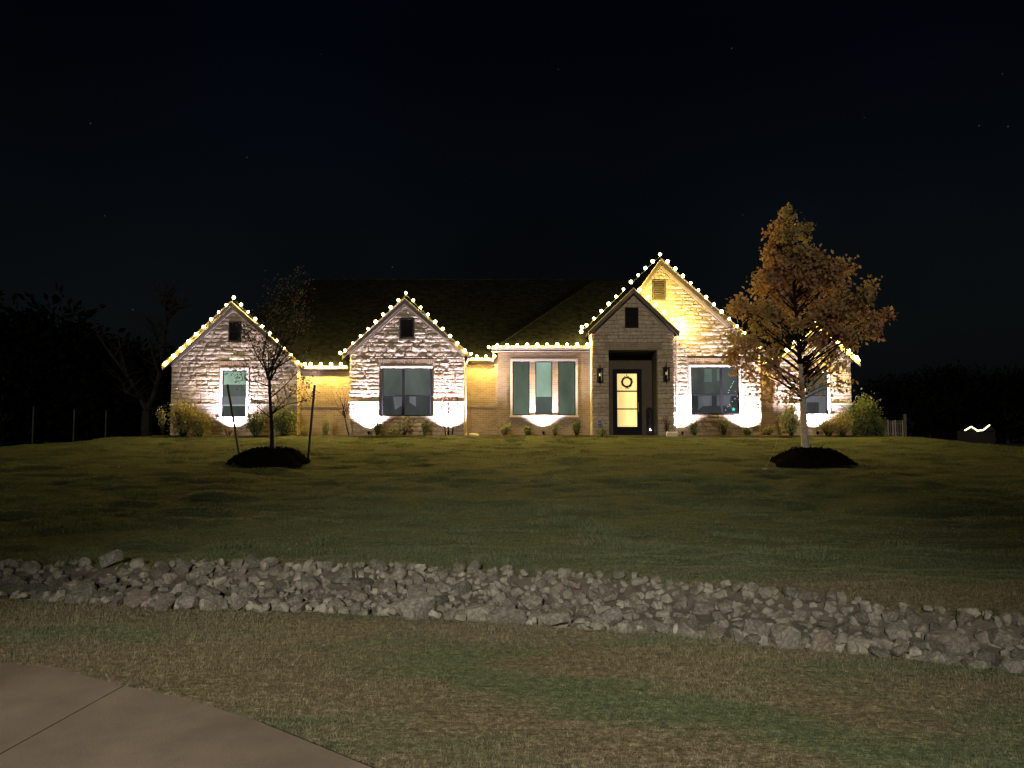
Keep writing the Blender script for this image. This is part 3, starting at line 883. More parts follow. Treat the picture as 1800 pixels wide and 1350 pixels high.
# gable 2
g2, h2, geo2 = gable("g2", 615, 816, 620, 713, 532, D2, 36.6, [(667, 629, 762, 731), (703, 559, 728, 595)], 709, 12, 1.15)
r = rect(672, 647, 757, 731, D2)
xm = P(714.5, 0, D2).x
w = window(r, D2, g2, M["shade_grey"], mull=xm, rail=P(0, 695, D2).z, trim=.075, cover_low=M["shade_dark"], low_frac=.42, sill=False, trim_sides=False, label="square four pane window with grey shades in the second gable")
def cut(D, pts, name, mat, parent, off=.079):
    poly = [P(a, b, D) for a, b in pts]
    return MB().prism([(p.x, p.z) for p in poly][::-1], D + off, D + off + .004).obj(name, mat, parent)
cut(D2, [(690, 697), (709, 697), (709, 711), (694, 720)], "curtain", M["curtain"], w)
cut(D2, [(719, 697), (730, 697), (731, 715), (719, 707)], "curtain", M["curtain"], w)
soldier(r[0] - .15, r[2] + .15, r[3] + .10, r[3] + .10 + .26, D2, g2)
vent(rect(704, 560, 727, 594, D2), D2, g2)

# big gable 3, its left foot behind the porch
A3 = P(1159, 466, D3)
g3, h3, geo3 = gable("g3", 1046, 1336, 620, 1159, 464, D3, 37.4, [(1209, 626, 1305, 729), (1146, 491, 1171, 528), (1040, 590, 1183, 770)], None, 13, 1.05, roof_left=False)
r = rect(1214, 645, 1300, 728, D3); xm = P(1257, 0, D3).x
w3 = window(r, D3, g3, M["shade_grey"], mull=xm, rail=P(0, 694, D3).z, trim=.075, cover_low=M["shade_dark"], low_frac=.42, sill=False, label="square four pane window with small reflected lights in the big gable")
cut(D3, [(1228, 695.5), (1252, 695.5), (1252, 713), (1236, 714), (1228, 721)], "curtain", M["curtain"], w3)
cut(D3, [(1261, 695.5), (1286, 695.5), (1284, 706), (1288, 717), (1278, 713), (1261, 713)], "curtain", M["curtain"], w3)
cut(D3, [(1239, 648), (1252, 648), (1252, 671), (1239, 671)], "shade", M["shade_green"], w3)
cut(D3, [(1261, 648), (1271, 648), (1271, 669), (1261, 669)], "shade", M["shade_green"], w3)
soldier(r[0] - .15, r[2] + .15, r[3] + .10, r[3] + .10 + .26, D3, g3)
vent(rect(1147, 492, 1170, 527, D3), D3, g3, dark=False, louvers=10)

# gable 4 (far right)
g4, h4, geo4 = gable("g4", 1372, 1495, 632, 1433, 580, D4, 36.6, [(1410, 645, 1461, 730)], 712, 14, 1.0)
r = rect(1415, 655, 1456, 728, D4); w4 = window(r, D4, g4, M["shade_grey"], trim=.09, rail=P(0, 693, D4).z, cover_low=M["shade_dark"], low_frac=.47, label="window behind the autumn tree in the right gable")
cut(D4, [(1417, 696), (1453, 696), (1453, 727), (1441, 727), (1441, 707), (1417, 707)], "curtain", M["curtain"], w4)
soldier(r[0] - .1, r[2] + .1, r[3] + .115, r[3] + .115 + .2, D4, g4)

# porch: projecting stone gable with a real recess
AP = P(1111.5, 514, DP); PL = P(1040, 583, DP); PR = P(1184, 583, DP)
op = rect(1070, 615, 1157, 763, DP)
DBK = 31.75
sl = (AP.z - PL.z) / (AP.x - PL.x); sr = (AP.z - PR.z) / (PR.x - AP.x)
pw = MB()
pw.prism([(PL.x, Z0 - .3), (op[0], Z0 - .3), (op[0], op[3]), (PL.x, op[3])], DP + .10, DP + .32)
pw.prism([(op[2], Z0 - .3), (PR.x, Z0 - .3), (PR.x, op[3]), (op[2], op[3])], DP + .10, DP + .32)
pw.prism([(PL.x, op[3]), (PR.x, op[3]), (PR.x, PR.z), (AP.x, AP.z), (PL.x, PL.z)], DP + .10, DP + .32)
porch = pw.obj("porch_wall", M["mortar"], house)
ft = .14
def limP(z):
    a = PL.x if z < PL.z - ft else PL.x + (z - (PL.z - ft)) / sl
    b = PR.x if z < PR.z - ft else PR.x - (z - (PR.z - ft)) / sr
    return a, b
vp = rect(1098.5, 540.5, 1122.5, 576.5, DP)
sol = (rect(1063, 602, 1163, 615, DP))
lay_stones(limP, AP.z - ft, [op[3], vp[1], vp[3], PL.z - ft, sol[1], sol[3]], [(op[0], Z0 - 1, op[2], op[3]), vp, sol], DP, porch, .5, None, 15)
soldier(sol[0], sol[2], sol[1], sol[3], DP, porch)
vent(rect(1099, 541, 1122, 576, DP), DP, porch)
for E, sg in ((PL, 1), (PR, -1)):
    MB().prism([(E.x, E.z - ft), (AP.x, AP.z - ft), (AP.x, AP.z), (E.x, E.z)] if sg > 0 else [(AP.x, AP.z - ft), (E.x, E.z - ft), (E.x, E.z), (AP.x, AP.z)], DP - .03, DP + .098).obj("frieze_board", M["frieze"], porch)
for (E, s, sg) in ((PL, sl, -1), (PR, sr, 1)):
    f0 = DP - .28; ex = .16
    ex_x = E.x + sg * ex; ex_z = E.z - s * ex
    bk = 33.2 if sg < 0 else D3 + .09
    q = [(ex_x, f0, ex_z + .004), (AP.x, f0, AP.z + .004), (AP.x, bk, AP.z + .004), (ex_x, bk, ex_z + .004)]
    if sg > 0: q = [q[1], q[0], q[3], q[2]]
    r_ = MB().slab(q, (0, 0, .12)).obj("gable_roof", M["roof"], house)
    for (lo, hi, pr, mt, nm) in ((-.08, .09, .04, "fascia", "rake_board"), (.093, .135, .07, "gutter", "drip_edge")):
        pts = [(ex_x, ex_z + lo), (AP.x, AP.z + lo), (AP.x, AP.z + hi), (ex_x, ex_z + hi)]
        if sg > 0: pts = [pts[1], pts[0], pts[3], pts[2]]
        MB().prism(pts, f0 - pr, f0 - .003).obj(nm, M[mt], r_)
b = MB()   # outer side walls of the porch
b.box((PL.x, DP + .322, Z0 - .3), (PL.x + .25, 33, PL.z)); b.obj("side_wall", M["cast"], house)
MB().box((PR.x - .25, DP + .322, Z0 - .3), (PR.x, D3 + .1, PR.z)).obj("side_wall", M["cast"], house)
b = MB()   # recess lining
b.box((op[0] - .02, DP + .322, Z0), (op[0], DBK, op[3])); b.box((op[2], DP + .322, Z0), (op[2] + .02, DBK, op[3]))
b.box((op[0] - .02, DP + .322, op[3]), (op[2] + .02, DBK, op[3] + .03))
b.box((op[0] - .02, DBK, Z0 - .1), (op[2] + .02, DBK + .1, op[3] + .03))
b.obj("porch_recess", M["porch"], house)
MB().box((op[0] - .25, DP - .35, Z0 - .12), (op[2] + .25, DBK - .001, Z0 + .03)).obj("porch_slab", M["slab"], house)
# front door on the back of the recess
def dx(px): return P(px, 700, DBK - .05).x
def dz(py): return P(1100, py, DBK - .05).z
d0 = MB(); Y0, Y1 = DBK - .09, DBK - .001
zt, zb = dz(649), Z0 + .032; xa, xb_ = dx(1077.5), dx(1128)
d0.box((xa, Y0, zb), (dx(1080.5), Y1, zt)); d0.box((dx(1124.5), Y0, zb), (xb_, Y1, zt)); d0.box((dx(1080.5), Y0, zt - .09), (dx(1124.5), Y1, zt))
d0.obj("door_frame", M["black"], house)
d1 = MB(); rows = [(657, 686.5), (688.8, 717.8), (720, 750)]; pl, pr_ = dx(1085), dx(1119.5)
d1.box((dx(1080.6), Y0 + .02, zb), (pl, Y1 - .02, zt - .092)); d1.box((pr_, Y0 + .02, zb), (dx(1124.4), Y1 - .02, zt - .092))
d1.box((pl, Y0 + .02, dz(rows[0][0])), (pr_, Y1 - .02, zt - .092)); d1.box((pl, Y0 + .02, zb), (pr_, Y1 - .02, dz(rows[2][1])))
for i in (0, 1): d1.box((pl, Y0 + .022, dz(rows[i + 1][0])), (pr_, Y1 - .022, dz(rows[i][1])))
door = d1.obj("front_door", M["black"], house)
for a, b_ in rows:
    MB().box((pl, Y0 + .05, dz(b_)), (pr_, Y0 + .06, dz(a))).obj("pane", M["door_glow"], door)
h = MB(); hx = dx(1121.6)
h.tube([(hx, Y0 - .04, zb + .95), (hx, Y0 - .04, zb + 1.35)], .014, 8); h.tube([(hx, Y0 - .04, zb + 1.0), (hx, Y0 + .02, zb + 1.0)], .01, 6); h.tube([(hx, Y0 - .04, zb + 1.3), (hx, Y0 + .02, zb + 1.3)], .01, 6)
h.obj("handle", M["gutter"], door)

# brick recessed walls and the centre bay
def brick_wall(px0, px1, pytop, D, band=True, name="brick_wall"):
    a = P(px0, pytop, D); b = P(px1, pytop, D)
    w_ = MB().box((a.x, D, Z0 - .3), (b.x, D + .3, a.z)).obj(name, M["brick"], house)
    if band:
        zb_ = P(900, 714, D).z; zt_ = P(900, 703, D).z
        MB().box((a.x, D - .03, zb_ - .05), (b.x, D - .0, zb_)).obj("ledge", M["brick"], w_)
        soldier(a.x + .01, b.x - .01, zb_ + .004, zt_, D - .006, w_)
    return w_
brick_wall(500, 640, 640, DR1)
brick_wall(780, 900, 628, DR2)
brick_wall(1325, 1385, 632, DR3)
ba, bb = P(875, 612, DB), P(1060, 612, DB)
holesB = [rect(901, 635, 931, 730, DB), rect(941, 635, 971, 729, DB), rect(981, 635, 1012, 730, DB)]
bw = MB()
bx_ = [ba.x] + sum([[hh[0], hh[2]] for hh in holesB], []) + [bb.x]
for i in range(0, len(bx_), 2):
    bw.box((bx_[i], DB, Z0 - .3), (bx_[i + 1], DB + .12, ba.z))
for hh in holesB:
    bw.box((hh[0], DB, Z0 - .3), (hh[2], DB + .12, hh[1])); bw.box((hh[0], DB, hh[3]), (hh[2], DB + .12, ba.z))
bw.box((ba.x, DB + .12, Z0 - .3), (bb.x, DB + .35, ba.z)); bw.box((ba.x, DB + .35, Z0 - .3), (ba.x + .25, DB + 2, ba.z))
bay = bw.obj("bay_wall", M["brick"], house)
wb_ = [window(holesB[0], DB, bay, M["shade_olive"], trim=0, sill=False, label="left window of the brick bay, dark olive shade"),
       window(holesB[1], DB, bay, M["shade_bright"], trim=0, sill=False, cover_low=M["shade_grey"], low_frac=.32, label="middle window of the brick bay, bright green shade"),
       window(holesB[2], DB, bay, M["shade_olive"], trim=0, sill=False, label="window of the brick bay nearest the porch, olive shade")]
t = MB(); H0, H2 = holesB[0], holesB[2]
t.box((H0[0] - .09, DB - .035, H0[1] - .0), (H0[0] - .003, DB - .002, H0[3])); t.box((H2[2] + .003, DB - .035, H2[1]), (H2[2] + .09, DB - .002, H2[3]))
t.box((H0[0] - .09, DB - .036, H0[3] + .003), (H2[2] + .09, DB - .002, H0[3] + .10))
t.obj("window_surround", M["cast"], bay)
MB().box((H0[0] - .12, DB - .06, H0[1] - .08), (H2[2] + .12, DB - .002, H0[1] - .004)).obj("sill", M["cast"], bay)
soldier(H0[0] - .1, H2[2] + .1, H0[3] + .105, ba.z - .07, DB - .004, bay)

# main roof
PIT = .8
ea = P(560, 645, 31.15)
def rz(y): return ea.z + PIT * (y - 31.15)
RY = 37.1
xL, xR = P(301, 0, 31.2).x, P(1400, 0, 31.2).x
rl, rr_ = P(556, 0, RY).x, P(1100, 0, RY).x
yA, yB = 31.15, 31.58
roofm = MB()
xs1, xs2 = P(640, 0, 31.2).x, P(790, 0, 31.2).x
xc = (xs1 + xs2) / 2
def q_(x, y): return (x, y, rz(y))
roofm.add([q_(xL, yA), q_(xc, yA), q_(xc, RY), q_(rl, RY)], [(0, 1, 2, 3)])
x3 = P(1325, 0, 31.2).x
roofm.add([q_(xc, yB), q_(x3, yB), q_(rr_, RY), q_(xc, RY)], [(0, 1, 2, 3)])
roofm.add([q_(x3, 31.35), q_(xR, 31.35), q_(rr_, RY), q_(x3, yB)], [(0, 1, 2, 3)])
roofm.add([q_(xL, yA), q_(rl, RY), (xL, 43, rz(yA))], [(0, 1, 2)])
roofm.add([q_(rl, RY), q_(rr_, RY), (xR, 43, rz(yA)), (xL, 43, rz(yA))], [(0, 1, 2, 3)])
roofm.add([q_(xR, 31.35), (xR, 43, rz(yA)), q_(rr_, RY)], [(0, 1, 2)])
main_roof = roofm.obj("main_roof", M["roof"], house)
back = MB(); back.box((xL, 42.6, Z0 - .3), (xR, 42.8, rz(yA))); back.box((xL, 36, Z0 - .3), (xL + .2, 42.6, rz(yA))); back.box((xR - .2, 36, Z0 - .3), (xR, 42.6, rz(yA)))
back.obj("rear_wall", M["brick"], house)
# ridge caps
for a, b_ in (((rl, RY), (rr_, RY)),):
    MB().tube([(a[0], a[1], rz(RY) + .02), (b_[0], b_[1], rz(RY) + .0)], .02, 6).obj("ridge_cap", M["roof"], main_roof)
# bay roof: hip rising to the right
BE = P(866, 614, DB - .32)
def bz(y): return BE.z + PIT * (y - (DB - .32))
hx0, hy0 = BE.x, DB - .32
run = 4.65
br_ = MB()
xr1 = P(1075, 0, DB).x
br_.add([(hx0, hy0, BE.z), (xr1, hy0, BE.z), (xr1 + 1.6, hy0 + run, bz(hy0 + run)), (hx0 + run, hy0 + run, bz(hy0 + run))], [(0, 1, 2, 3)])
br_.add([(hx0, hy0, BE.z), (hx0 + run, hy0 + run, bz(hy0 + run)), (hx0, hy0 + 8, BE.z)], [(0, 1, 2)])
bay_roof = br_.obj("bay_roof", M["roof"], house)
MB().tube([(hx0, hy0, BE.z + .02), (hx0 + run, hy0 + run, bz(hy0 + run) + .0)], .02, 6).obj("ridge_cap", M["roof"], bay_roof)
# left slope of the big gable roof, from its tip down into the bay roof
# gutters with a fascia board behind and soffit
def gutter(px0, px1, pytop, D, h_=.13, mat="gutter"):
    a = P(px0, pytop, D); b = P(px1, pytop, D)
    g_ = MB()
    prof = [(0, 0), (.09, 0), (.12, .05), (.12, h_), (.105, h_), (.10, .055), (.08, .015), (0, .015)]
    n = len(prof)
    vs = [(x, D + .12 - y, a.z - h_ + z) for x in (a.x, b.x) for (y, z) in prof]
    fs = [tuple(range(n)), tuple(range(2 * n - 1, n - 1, -1))] + [(i, (i + 1) % n, (i + 1) % n + n, i + n) for i in range(n)]
    g_.add(vs, fs)
    o = g_.obj("gutter", M[mat], house)
    MB().box((a.x, D + .123, a.z - h_ - .06), (b.x, D + .15, a.z - .01)).obj("fascia", M["fascia"], o)
    MB().box((a.x, D + .152, a.z - h_ - .05), (b.x, D + .62, a.z - h_ - .03)).obj("soffit", M["frieze"], o)
    return a, b
gutter(529, 611, 643, DR1 - .32)
gutter(820, 868, 629, DR2 - .32)
gutter(1340, 1369, 634, DR3 - .32)
gutter(864, 1037, 608, DB - .44, .14)
MB().box((BE.x, DB - .30, BE.z - .12), (BE.x + .03, DB + .4, BE.z - .0)).obj("fascia", M["fascia"], bay_roof)

# downspouts
def downspout(px, pytop, D, side=1):
    a = P(px, pytop, D); m = MB()
    m.tube([(a.x, D - .34, a.z), (a.x, D - .30, a.z - .10), (a.x - side * .10, D - .10, a.z - .26), (a.x - side * .12, D - .06, a.z - .36), (a.x - side * .12, D - .06, Z0 + .12), (a.x - side * .12, D - .16, Z0 + .03)], .04, 6)
    o = m.obj("downspout", M["gutter"], house)
    for z in (Z0 + .9, Z0 + 2.2):
        MB().box((a.x - side * .12 - .055, D - .105, z), (a.x - side * .12 + .055, D - .0, z + .03)).obj("strap", M["gutter"], o)
downspout(825, 626, D2 + .02, 1)
downspout(1193, 583, D3 - .0, 1)

# stones: the 300 largest as sub-parts, the rest joined per wall
stones.sort(key=lambda s: -s[0])
rest = {}
for i, (ar, vs, fs, par) in enumerate(stones):
    if i < 300:
        MB().add(vs, fs).obj("stone", M["stone"], par)
    else:
        rest.setdefault(par.name, (par, MB()))[1].add(vs, fs)
for par, mb in rest.values():
    tag(mb.obj("small_stones", M["stone"], par), kind="stuff")

# ------------------------------------------------------------------ lights on the house
bulb_mesh = None
def make_bulb():
    mb = MB(); prof = [(.007, -.066), (.033, -.050), (.055, -.019), (.060, .010), (.047, .038), (.023, .056), (.004, .059)]
    mb.lathe(prof, (0, 0, 0), 8)
    m = bpy.data.meshes.new("bulb"); m.from_pydata(mb.v, [], mb.f); m.materials.append(M["bulb"])
    m.polygons.foreach_set("use_smooth", [True] * len(m.polygons)); return m
bulb_mesh = make_bulb()
bulb_light = bpy.data.lights.new("bulb_lamp", "POINT"); bulb_light.energy = BULB_POWER; bulb_light.color = BULB_COL; bulb_light.shadow_soft_size = .035
def light_string(label, pts):
    """pts: (px, py, D). Bulbs on a cable that runs just under them"""
    W = [P(*p) for p in pts]
    t_ = thing("light_string", label, "string lights", W[0], "warm white bulb strings along the roof edges")
    MB().tube([w + Vector((0, .02, -.075)) for w in W], .008, 4).obj("cable", M["cable"], t_)
    for w in W:
        o = bpy.data.objects.new("bulb", bulb_mesh); col.objects.link(o); o.parent = t_
        o.scale = (rnd.uniform(.8, 1.2),) * 3; o.location = w - W[0]; o.rotation_euler = (rnd.uniform(-.3, .3), rnd.uniform(-.3, .3), 0)
        lo = bpy.data.objects.new("bulb_lamp", bulb_light); col.objects.link(lo); lo.parent = t_; lo.location = w - W[0]
    return t_
def seg(a, b, n, D, skip=0): return [(a[0] + (b[0] - a[0]) * i / (n - 1), a[1] + (b[1] - a[1]) * i / (n - 1), D) for i in range(skip, n)]
f1 = D1 - .36
light_string("bulb string up and over the farthest left stone gable", seg((291, 638), (411, 523), 10, f1) + seg((411, 523), (524, 636), 10, f1, 1))
light_string("short bulb string on the gutter between the two left gables", [(x, 640, DR1 - .46) for x in (536, 546, 564, 582, 599)])
light_string("bulb string up and over the second stone gable", [(598, 620.5, f1)] + seg((607, 616), (713.5, 515), 9, f1) + seg((713.5, 515), (817, 616), 9, f1, 1) + [(828, 622, f1 + .2)])
light_string("three bulb string on the gutter by the downspout", [(838, 626, DR2 - .46), (854, 626, DR2 - .46), (869, 626, DR2 - .46)])
light_string("straight bulb string on the gutter above the brick bay", [(859, 610, DB - .1)] + seg((874, 606.5), (1032, 605), 10, DB - .48))
fp = DP - .34
light_string("bulb string on the left rake of the porch gable", [(1021.5, 583, fp + .9), (1023, 575, fp + .5), (1031, 571.5, fp)] + seg((1044, 559.5), (1096, 508.5), 5, fp))
light_string("bulb string on the right rake of the porch gable", seg((1124, 509.5), (1196, 575), 6, fp)[:-1] + [(1198, 573, D3 - .22)])
f3 = D3 - .36
light_string("bulb string over the tall gable with the yellow wall", seg((1109, 495.5), (1160, 447), 5, f3) + seg((1160, 447), (1336, 610.5), 14, f3, 1))
light_string("short bulb string on the gutter behind the autumn tree", [(1349, 631, DR3 - .46), (1359, 630, DR3 - .46), (1370, 629, DR3 - .46)])
f4 = D4 - .46
light_string("bulb string over the gable behind the autumn tree", seg((1370, 627), (1433, 564), 6, f4)[1:] + seg((1433, 564), (1507, 628), 6, f4, 1))

# uplights in the planting bed
def uplight(label, px, D, power=1.0, cone=128, dist=.38):
    p = P(px, 757, D - dist); p.z = Z0
    t_ = thing("uplight", label, "garden light", p, "uplights in the bed below the walls")
    MB().tube([(0, 0, -.1), (0, 0, .07)], .012, 6).obj("stake", M["black"], t_, inv=False)
    MB().lathe([(.03, .07), (.045, .085), (.055, .17), (.06, .185), (.052, .186), (.05, .175)], n=12).obj("housing", M["black"], t_, inv=False)
    MB().lathe([(.048, .174), (.048, .178)], n=12).obj("lens", M["lens"], t_, inv=False)
    s = spot("uplight_beam", p + Vector((0, 0, .20)), p + Vector((0, .30, 3.2)), UP_POWER * power, UP_COL, cone, 1.0, .03, t_)
    return t_
uplight("uplight under the narrow window of the far left gable", 405, D1, .8, 124)
uplight("uplight left of the square window in the second gable", 648, D2, .9, 122, .27)
uplight("uplight right of the square window in the second gable, beside the downspout", 788, D2)
uplight("uplight below the middle window of the brick bay", 955, DB, .42, 122)
uplight("uplight between the porch and the window of the tall gable", 1200, D3, .85)
uplight("uplight at the right corner of the tall gable", 1318, D3)
uplight("uplight behind the trunk of the autumn tree", 1437, D4, .75, 124)

# wall lanterns
def sconce(label, px, py, first=None):
    p = P(px, py, DP)
    if first:
        t_ = first.copy(); col.objects.link(t_); t_.location = p; t_["label"] = label
        for c in first.children:
            d = c.copy(); col.objects.link(d); d.parent = t_
        return t_
    t_ = thing("wall_lantern", label, "lantern", p, "lanterns beside the front door")
    m = MB(); w_ = .10; hh = .27
    m.box((-.05, -.06, -.30), (.05, -.02, .30))
    m.obj("back_plate", M["black"], t_, inv=False)
    m = MB()
    for sx_ in (-1, 1):
        for sy in (-.26, -.08):
            m.box((sx_ * w_ - .011, sy - .011, -hh + .04), (sx_ * w_ + .011, sy + .011, hh - .04))
    for z in (-hh, hh - .04):
        m.box((-w_ - .025, -.285, z), (w_ + .025, -.055, z + .04))
    m.obj("cage", M["black"], t_, inv=False)
    m = MB(); m.tube([(0, -.17, hh), (0, -.17, hh + .16)], .016, 6); m.tube([(0, -.17, hh + .12), (0, -.05, hh + .05)], .012, 6); m.obj("finial", M["black"], t_, inv=False)
    m = MB(); m.tube([(0, -.17, -hh), (0, -.17, -hh - .14)], [.02, .008], 6); m.obj("drop", M["black"], t_, inv=False)
    MB().lathe([(.035, -.06), (.04, .0), (.035, .06)], (0, -.17, .02), 10).obj("lamp", M["cast"], t_, inv=False)
    return t_
s1 = sconce("black cage lantern left of the door recess", 1054, 660)
sconce("black cage lantern right of the door recess", 1170, 658, s1)

# wreath on the door
wc = P(1101.8, 671.5, DBK - .12)
wr = thing("wreath", "round leafy wreath hanging on the top pane of the door", "wreath", wc)
m = MB(); ring = [(math.cos(a) * .18, 0, math.sin(a) * .18) for a in [i * math.pi / 9 for i in range(19)]]
m.tube(ring, .028, 6, cap=False); m.obj("ring", M["wreath"], wr, inv=False)
m = MB(); rs = random.Random(3)
for i in range(260):
    a = rs.uniform(0, 6.28); rr2 = .18 + rs.uniform(-.03, .03); c = Vector((math.cos(a) * rr2, rs.uniform(-.04, .015), math.sin(a) * rr2))
    d = (Vector((math.cos(a + 1.0), rs.uniform(-.4, .2), math.sin(a + 1.0))) + Vector((rs.uniform(-.5, .5), 0, rs.uniform(-.5, .5)))).normalized() * rs.uniform(.05, .085)
    s_ = d.cross(Vector((0, 1, 0))).normalized() * .016
    m.add([c, c + d * .5 + s_, c + d, c + d * .5 - s_], [(0, 1, 2, 3)])
tag(m.obj("leaves", M["wreath"], wr, inv=False), kind="stuff")
m = MB(); m.box((-.012, -.0, .19), (.012, .006, .33)); m.obj("hanger", M["black"], wr, inv=False)
m = MB(); m.prism([(-.01, -.2), (-.07, -.29), (-.03, -.3), (0, -.22), (.04, -.31), (.075, -.28), (.01, -.2)][::-1], -.045, -.04); m.obj("bow", M["wreath"], wr, inv=False)

# leaning board on the porch
pb = P(1143, 757, DBK - .25); pb.z = Z0 + .03
lb = thing("porch_board", "tall narrow dark board leaning beside the front door", "porch decoration", pb)
m = MB(); W2 = .13; H = 1.15
pr = [(-W2, 0), (W2, 0), (W2, H * .9), (W2 * .6, H), (-W2 * .6, H), (-W2, H * .9)]
m.prism(pr, 0, .03); ob = m.obj("board", M["vent_dark"], lb, inv=False); ob.rotation_euler = (R(-9), 0, 0)
m = MB(); m.prism([(-.035, .235), (.0, .19), (.02, .20), (-.01, .255)], -.06, -.045); ob = m.obj("tag", M["lens"], lb, inv=False)  # white highlight on the board, put in as a small glowing piece
m = MB(); m.tube([(-.06, -.03, .1), (-.02, -.06, .5), (.03, -.04, .8), (-.03, -.05, 1.02)], .012, 5); m.tube([(.05, -.03, .08), (.0, -.07, .4), (-.06, -.05, .66)], .01, 5); m.obj("trim", M["louver"], lb, inv=False)

# octagonal sign on a stake in the bed
so = P(1054, 744, DP - .5)
sg_ = thing("yard_sign", "small blue octagonal security sign by the porch wall", "sign", (so.x, so.y, Z0))
zc = so.z - Z0
MB().tube([(0, .012, -.05), (0, .012, zc)], .008, 6).obj("stake", M["gutter"], sg_, inv=False)
blue = m_plain("sign_blue", (.03, .05, .22), .5, 10, .05); signw = m_plain("sign_white", (.75, .75, .8), .5, 10, .03)
octp = [(math.cos(R(22.5 + 45 * i)) * .115, zc + math.sin(R(22.5 + 45 * i)) * .115) for i in range(8)]
MB().prism(octp, -.004, .004).obj("face", signw, sg_, inv=False)
MB().prism([(x * .93, zc + (z - zc) * .93) for x, z in octp], -.0065, -.0045).obj("panel", blue, sg_, inv=False)
tx = bpy.data.curves.new("lettering", 'FONT'); tx.body = "ADT"; tx.size = .095; tx.align_x = 'CENTER'; tx.align_y = 'CENTER'; tx.extrude = .001
tx.materials.append(signw); tmp = bpy.data.objects.new("text_source", tx)
me_ = bpy.data.meshes.new_from_object(tmp); bpy.data.objects.remove(tmp)
to = bpy.data.objects.new("lettering", me_); col.objects.link(to); to.parent = sg_
to.location = (0, -.009, zc); to.rotation_euler = (R(90), 0, 0)

# reflection in the big gable window, built as glowing dots behind the glass
def reflected_lights():
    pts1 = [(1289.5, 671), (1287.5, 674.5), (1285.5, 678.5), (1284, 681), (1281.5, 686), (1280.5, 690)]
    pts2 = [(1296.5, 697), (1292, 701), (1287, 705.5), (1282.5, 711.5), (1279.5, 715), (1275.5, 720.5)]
    mw = m_emit("reflection_white", (.9, .95, 1), 3.0); mr_ = m_emit("reflection_red", (1, .3, .3), 2); mt_ = m_emit("reflection_teal", (.1, .9, .75), 2)
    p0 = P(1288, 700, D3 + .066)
    t_ = thing("window_reflection", "reflected white red and teal lights, as glowing dots in the tall gable window", "string lights", p0)
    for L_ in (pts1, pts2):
        MB().tube([P(a, b, D3 + .072) for a, b in L_], .003, 4).obj("cable", M["cable"], t_)  # thin line joining the reflected dots, no real cable
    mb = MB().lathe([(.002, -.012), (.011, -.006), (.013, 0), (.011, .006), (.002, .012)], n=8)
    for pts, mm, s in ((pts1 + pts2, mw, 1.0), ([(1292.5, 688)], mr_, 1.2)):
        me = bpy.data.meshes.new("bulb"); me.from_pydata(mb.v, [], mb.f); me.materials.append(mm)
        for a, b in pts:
            o = bpy.data.objects.new("bulb", me); col.objects.link(o); o.parent = t_; o.location = P(a, b, D3 + .07) - p0; o.scale = (s, .4, s)  # each glowing dot stands for one reflected light
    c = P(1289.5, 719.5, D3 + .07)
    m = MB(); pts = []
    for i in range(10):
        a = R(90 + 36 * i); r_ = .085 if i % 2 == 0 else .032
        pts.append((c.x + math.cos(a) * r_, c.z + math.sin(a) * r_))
    m.prism(pts[::1], D3 + .066, D3 + .074); m.obj("star_reflection", mt_, t_)
reflected_lights()

# ------------------------------------------------------------------ plants
def leaf_arrays(C, size, r, droop=.3, aspect=.55, out=None):
    """numpy leaves: folded rhombus at each centre"""
    n = len(C)
    d = r.normal(size=(n, 3)); d[:, 2] -= droop
    if out is not None: d += out
    d /= np.linalg.norm(d, axis=1, keepdims=True)
    u = r.normal(size=(n, 3)); s = np.cross(d, u); s /= np.linalg.norm(s, axis=1, keepdims=True) + 1e-9
    nn = np.cross(d, s)
    L = size * r.uniform(.45, 1.55, (n, 1))
    V = np.empty((n, 4, 3))
    V[:, 0] = C; V[:, 1] = C + d * L * .5 + s * L * aspect * .5 + nn * L * .12
    V[:, 2] = C + d * L; V[:, 3] = C + d * L * .5 - s * L * aspect * .5 + nn * L * .12
    return V.reshape(-1, 3)
def leaves_obj(name, C, size, mat, parent, seed=1, **kw):
    r = np.random.default_rng(seed); C = np.asarray(C)
    V = leaf_arrays(C, size, r, **kw); n = len(C)
    b = np.arange(n) * 4
    F_ = np.concatenate([np.stack([b, b + 1, b + 2], -1), np.stack([b, b + 2, b + 3], -1)])
    return tag(np_mesh(name, V, F_, mat, parent), kind="stuff")

def curve_pts(a, b, n, rs, wob=.05, sag=0.0):
    a, b = Vector(a), Vector(b); L = (b - a).length; out = []
    off = Vector((rs.uniform(-1, 1), rs.uniform(-1, 1), rs.uniform(-.4, 1))) * wob * L
    for i in range(n):
        t = i / (n - 1)
        p = a.lerp(b, t) + off * math.sin(t * math.pi) + Vector((0, 0, -sag * L * math.sin(t * math.pi)))
        out.append(p + (Vector((rs.uniform(-1, 1), rs.uniform(-1, 1), rs.uniform(-1, 1))) * wob * .25 * L if 0 < i < n - 1 else Vector()))
    return out

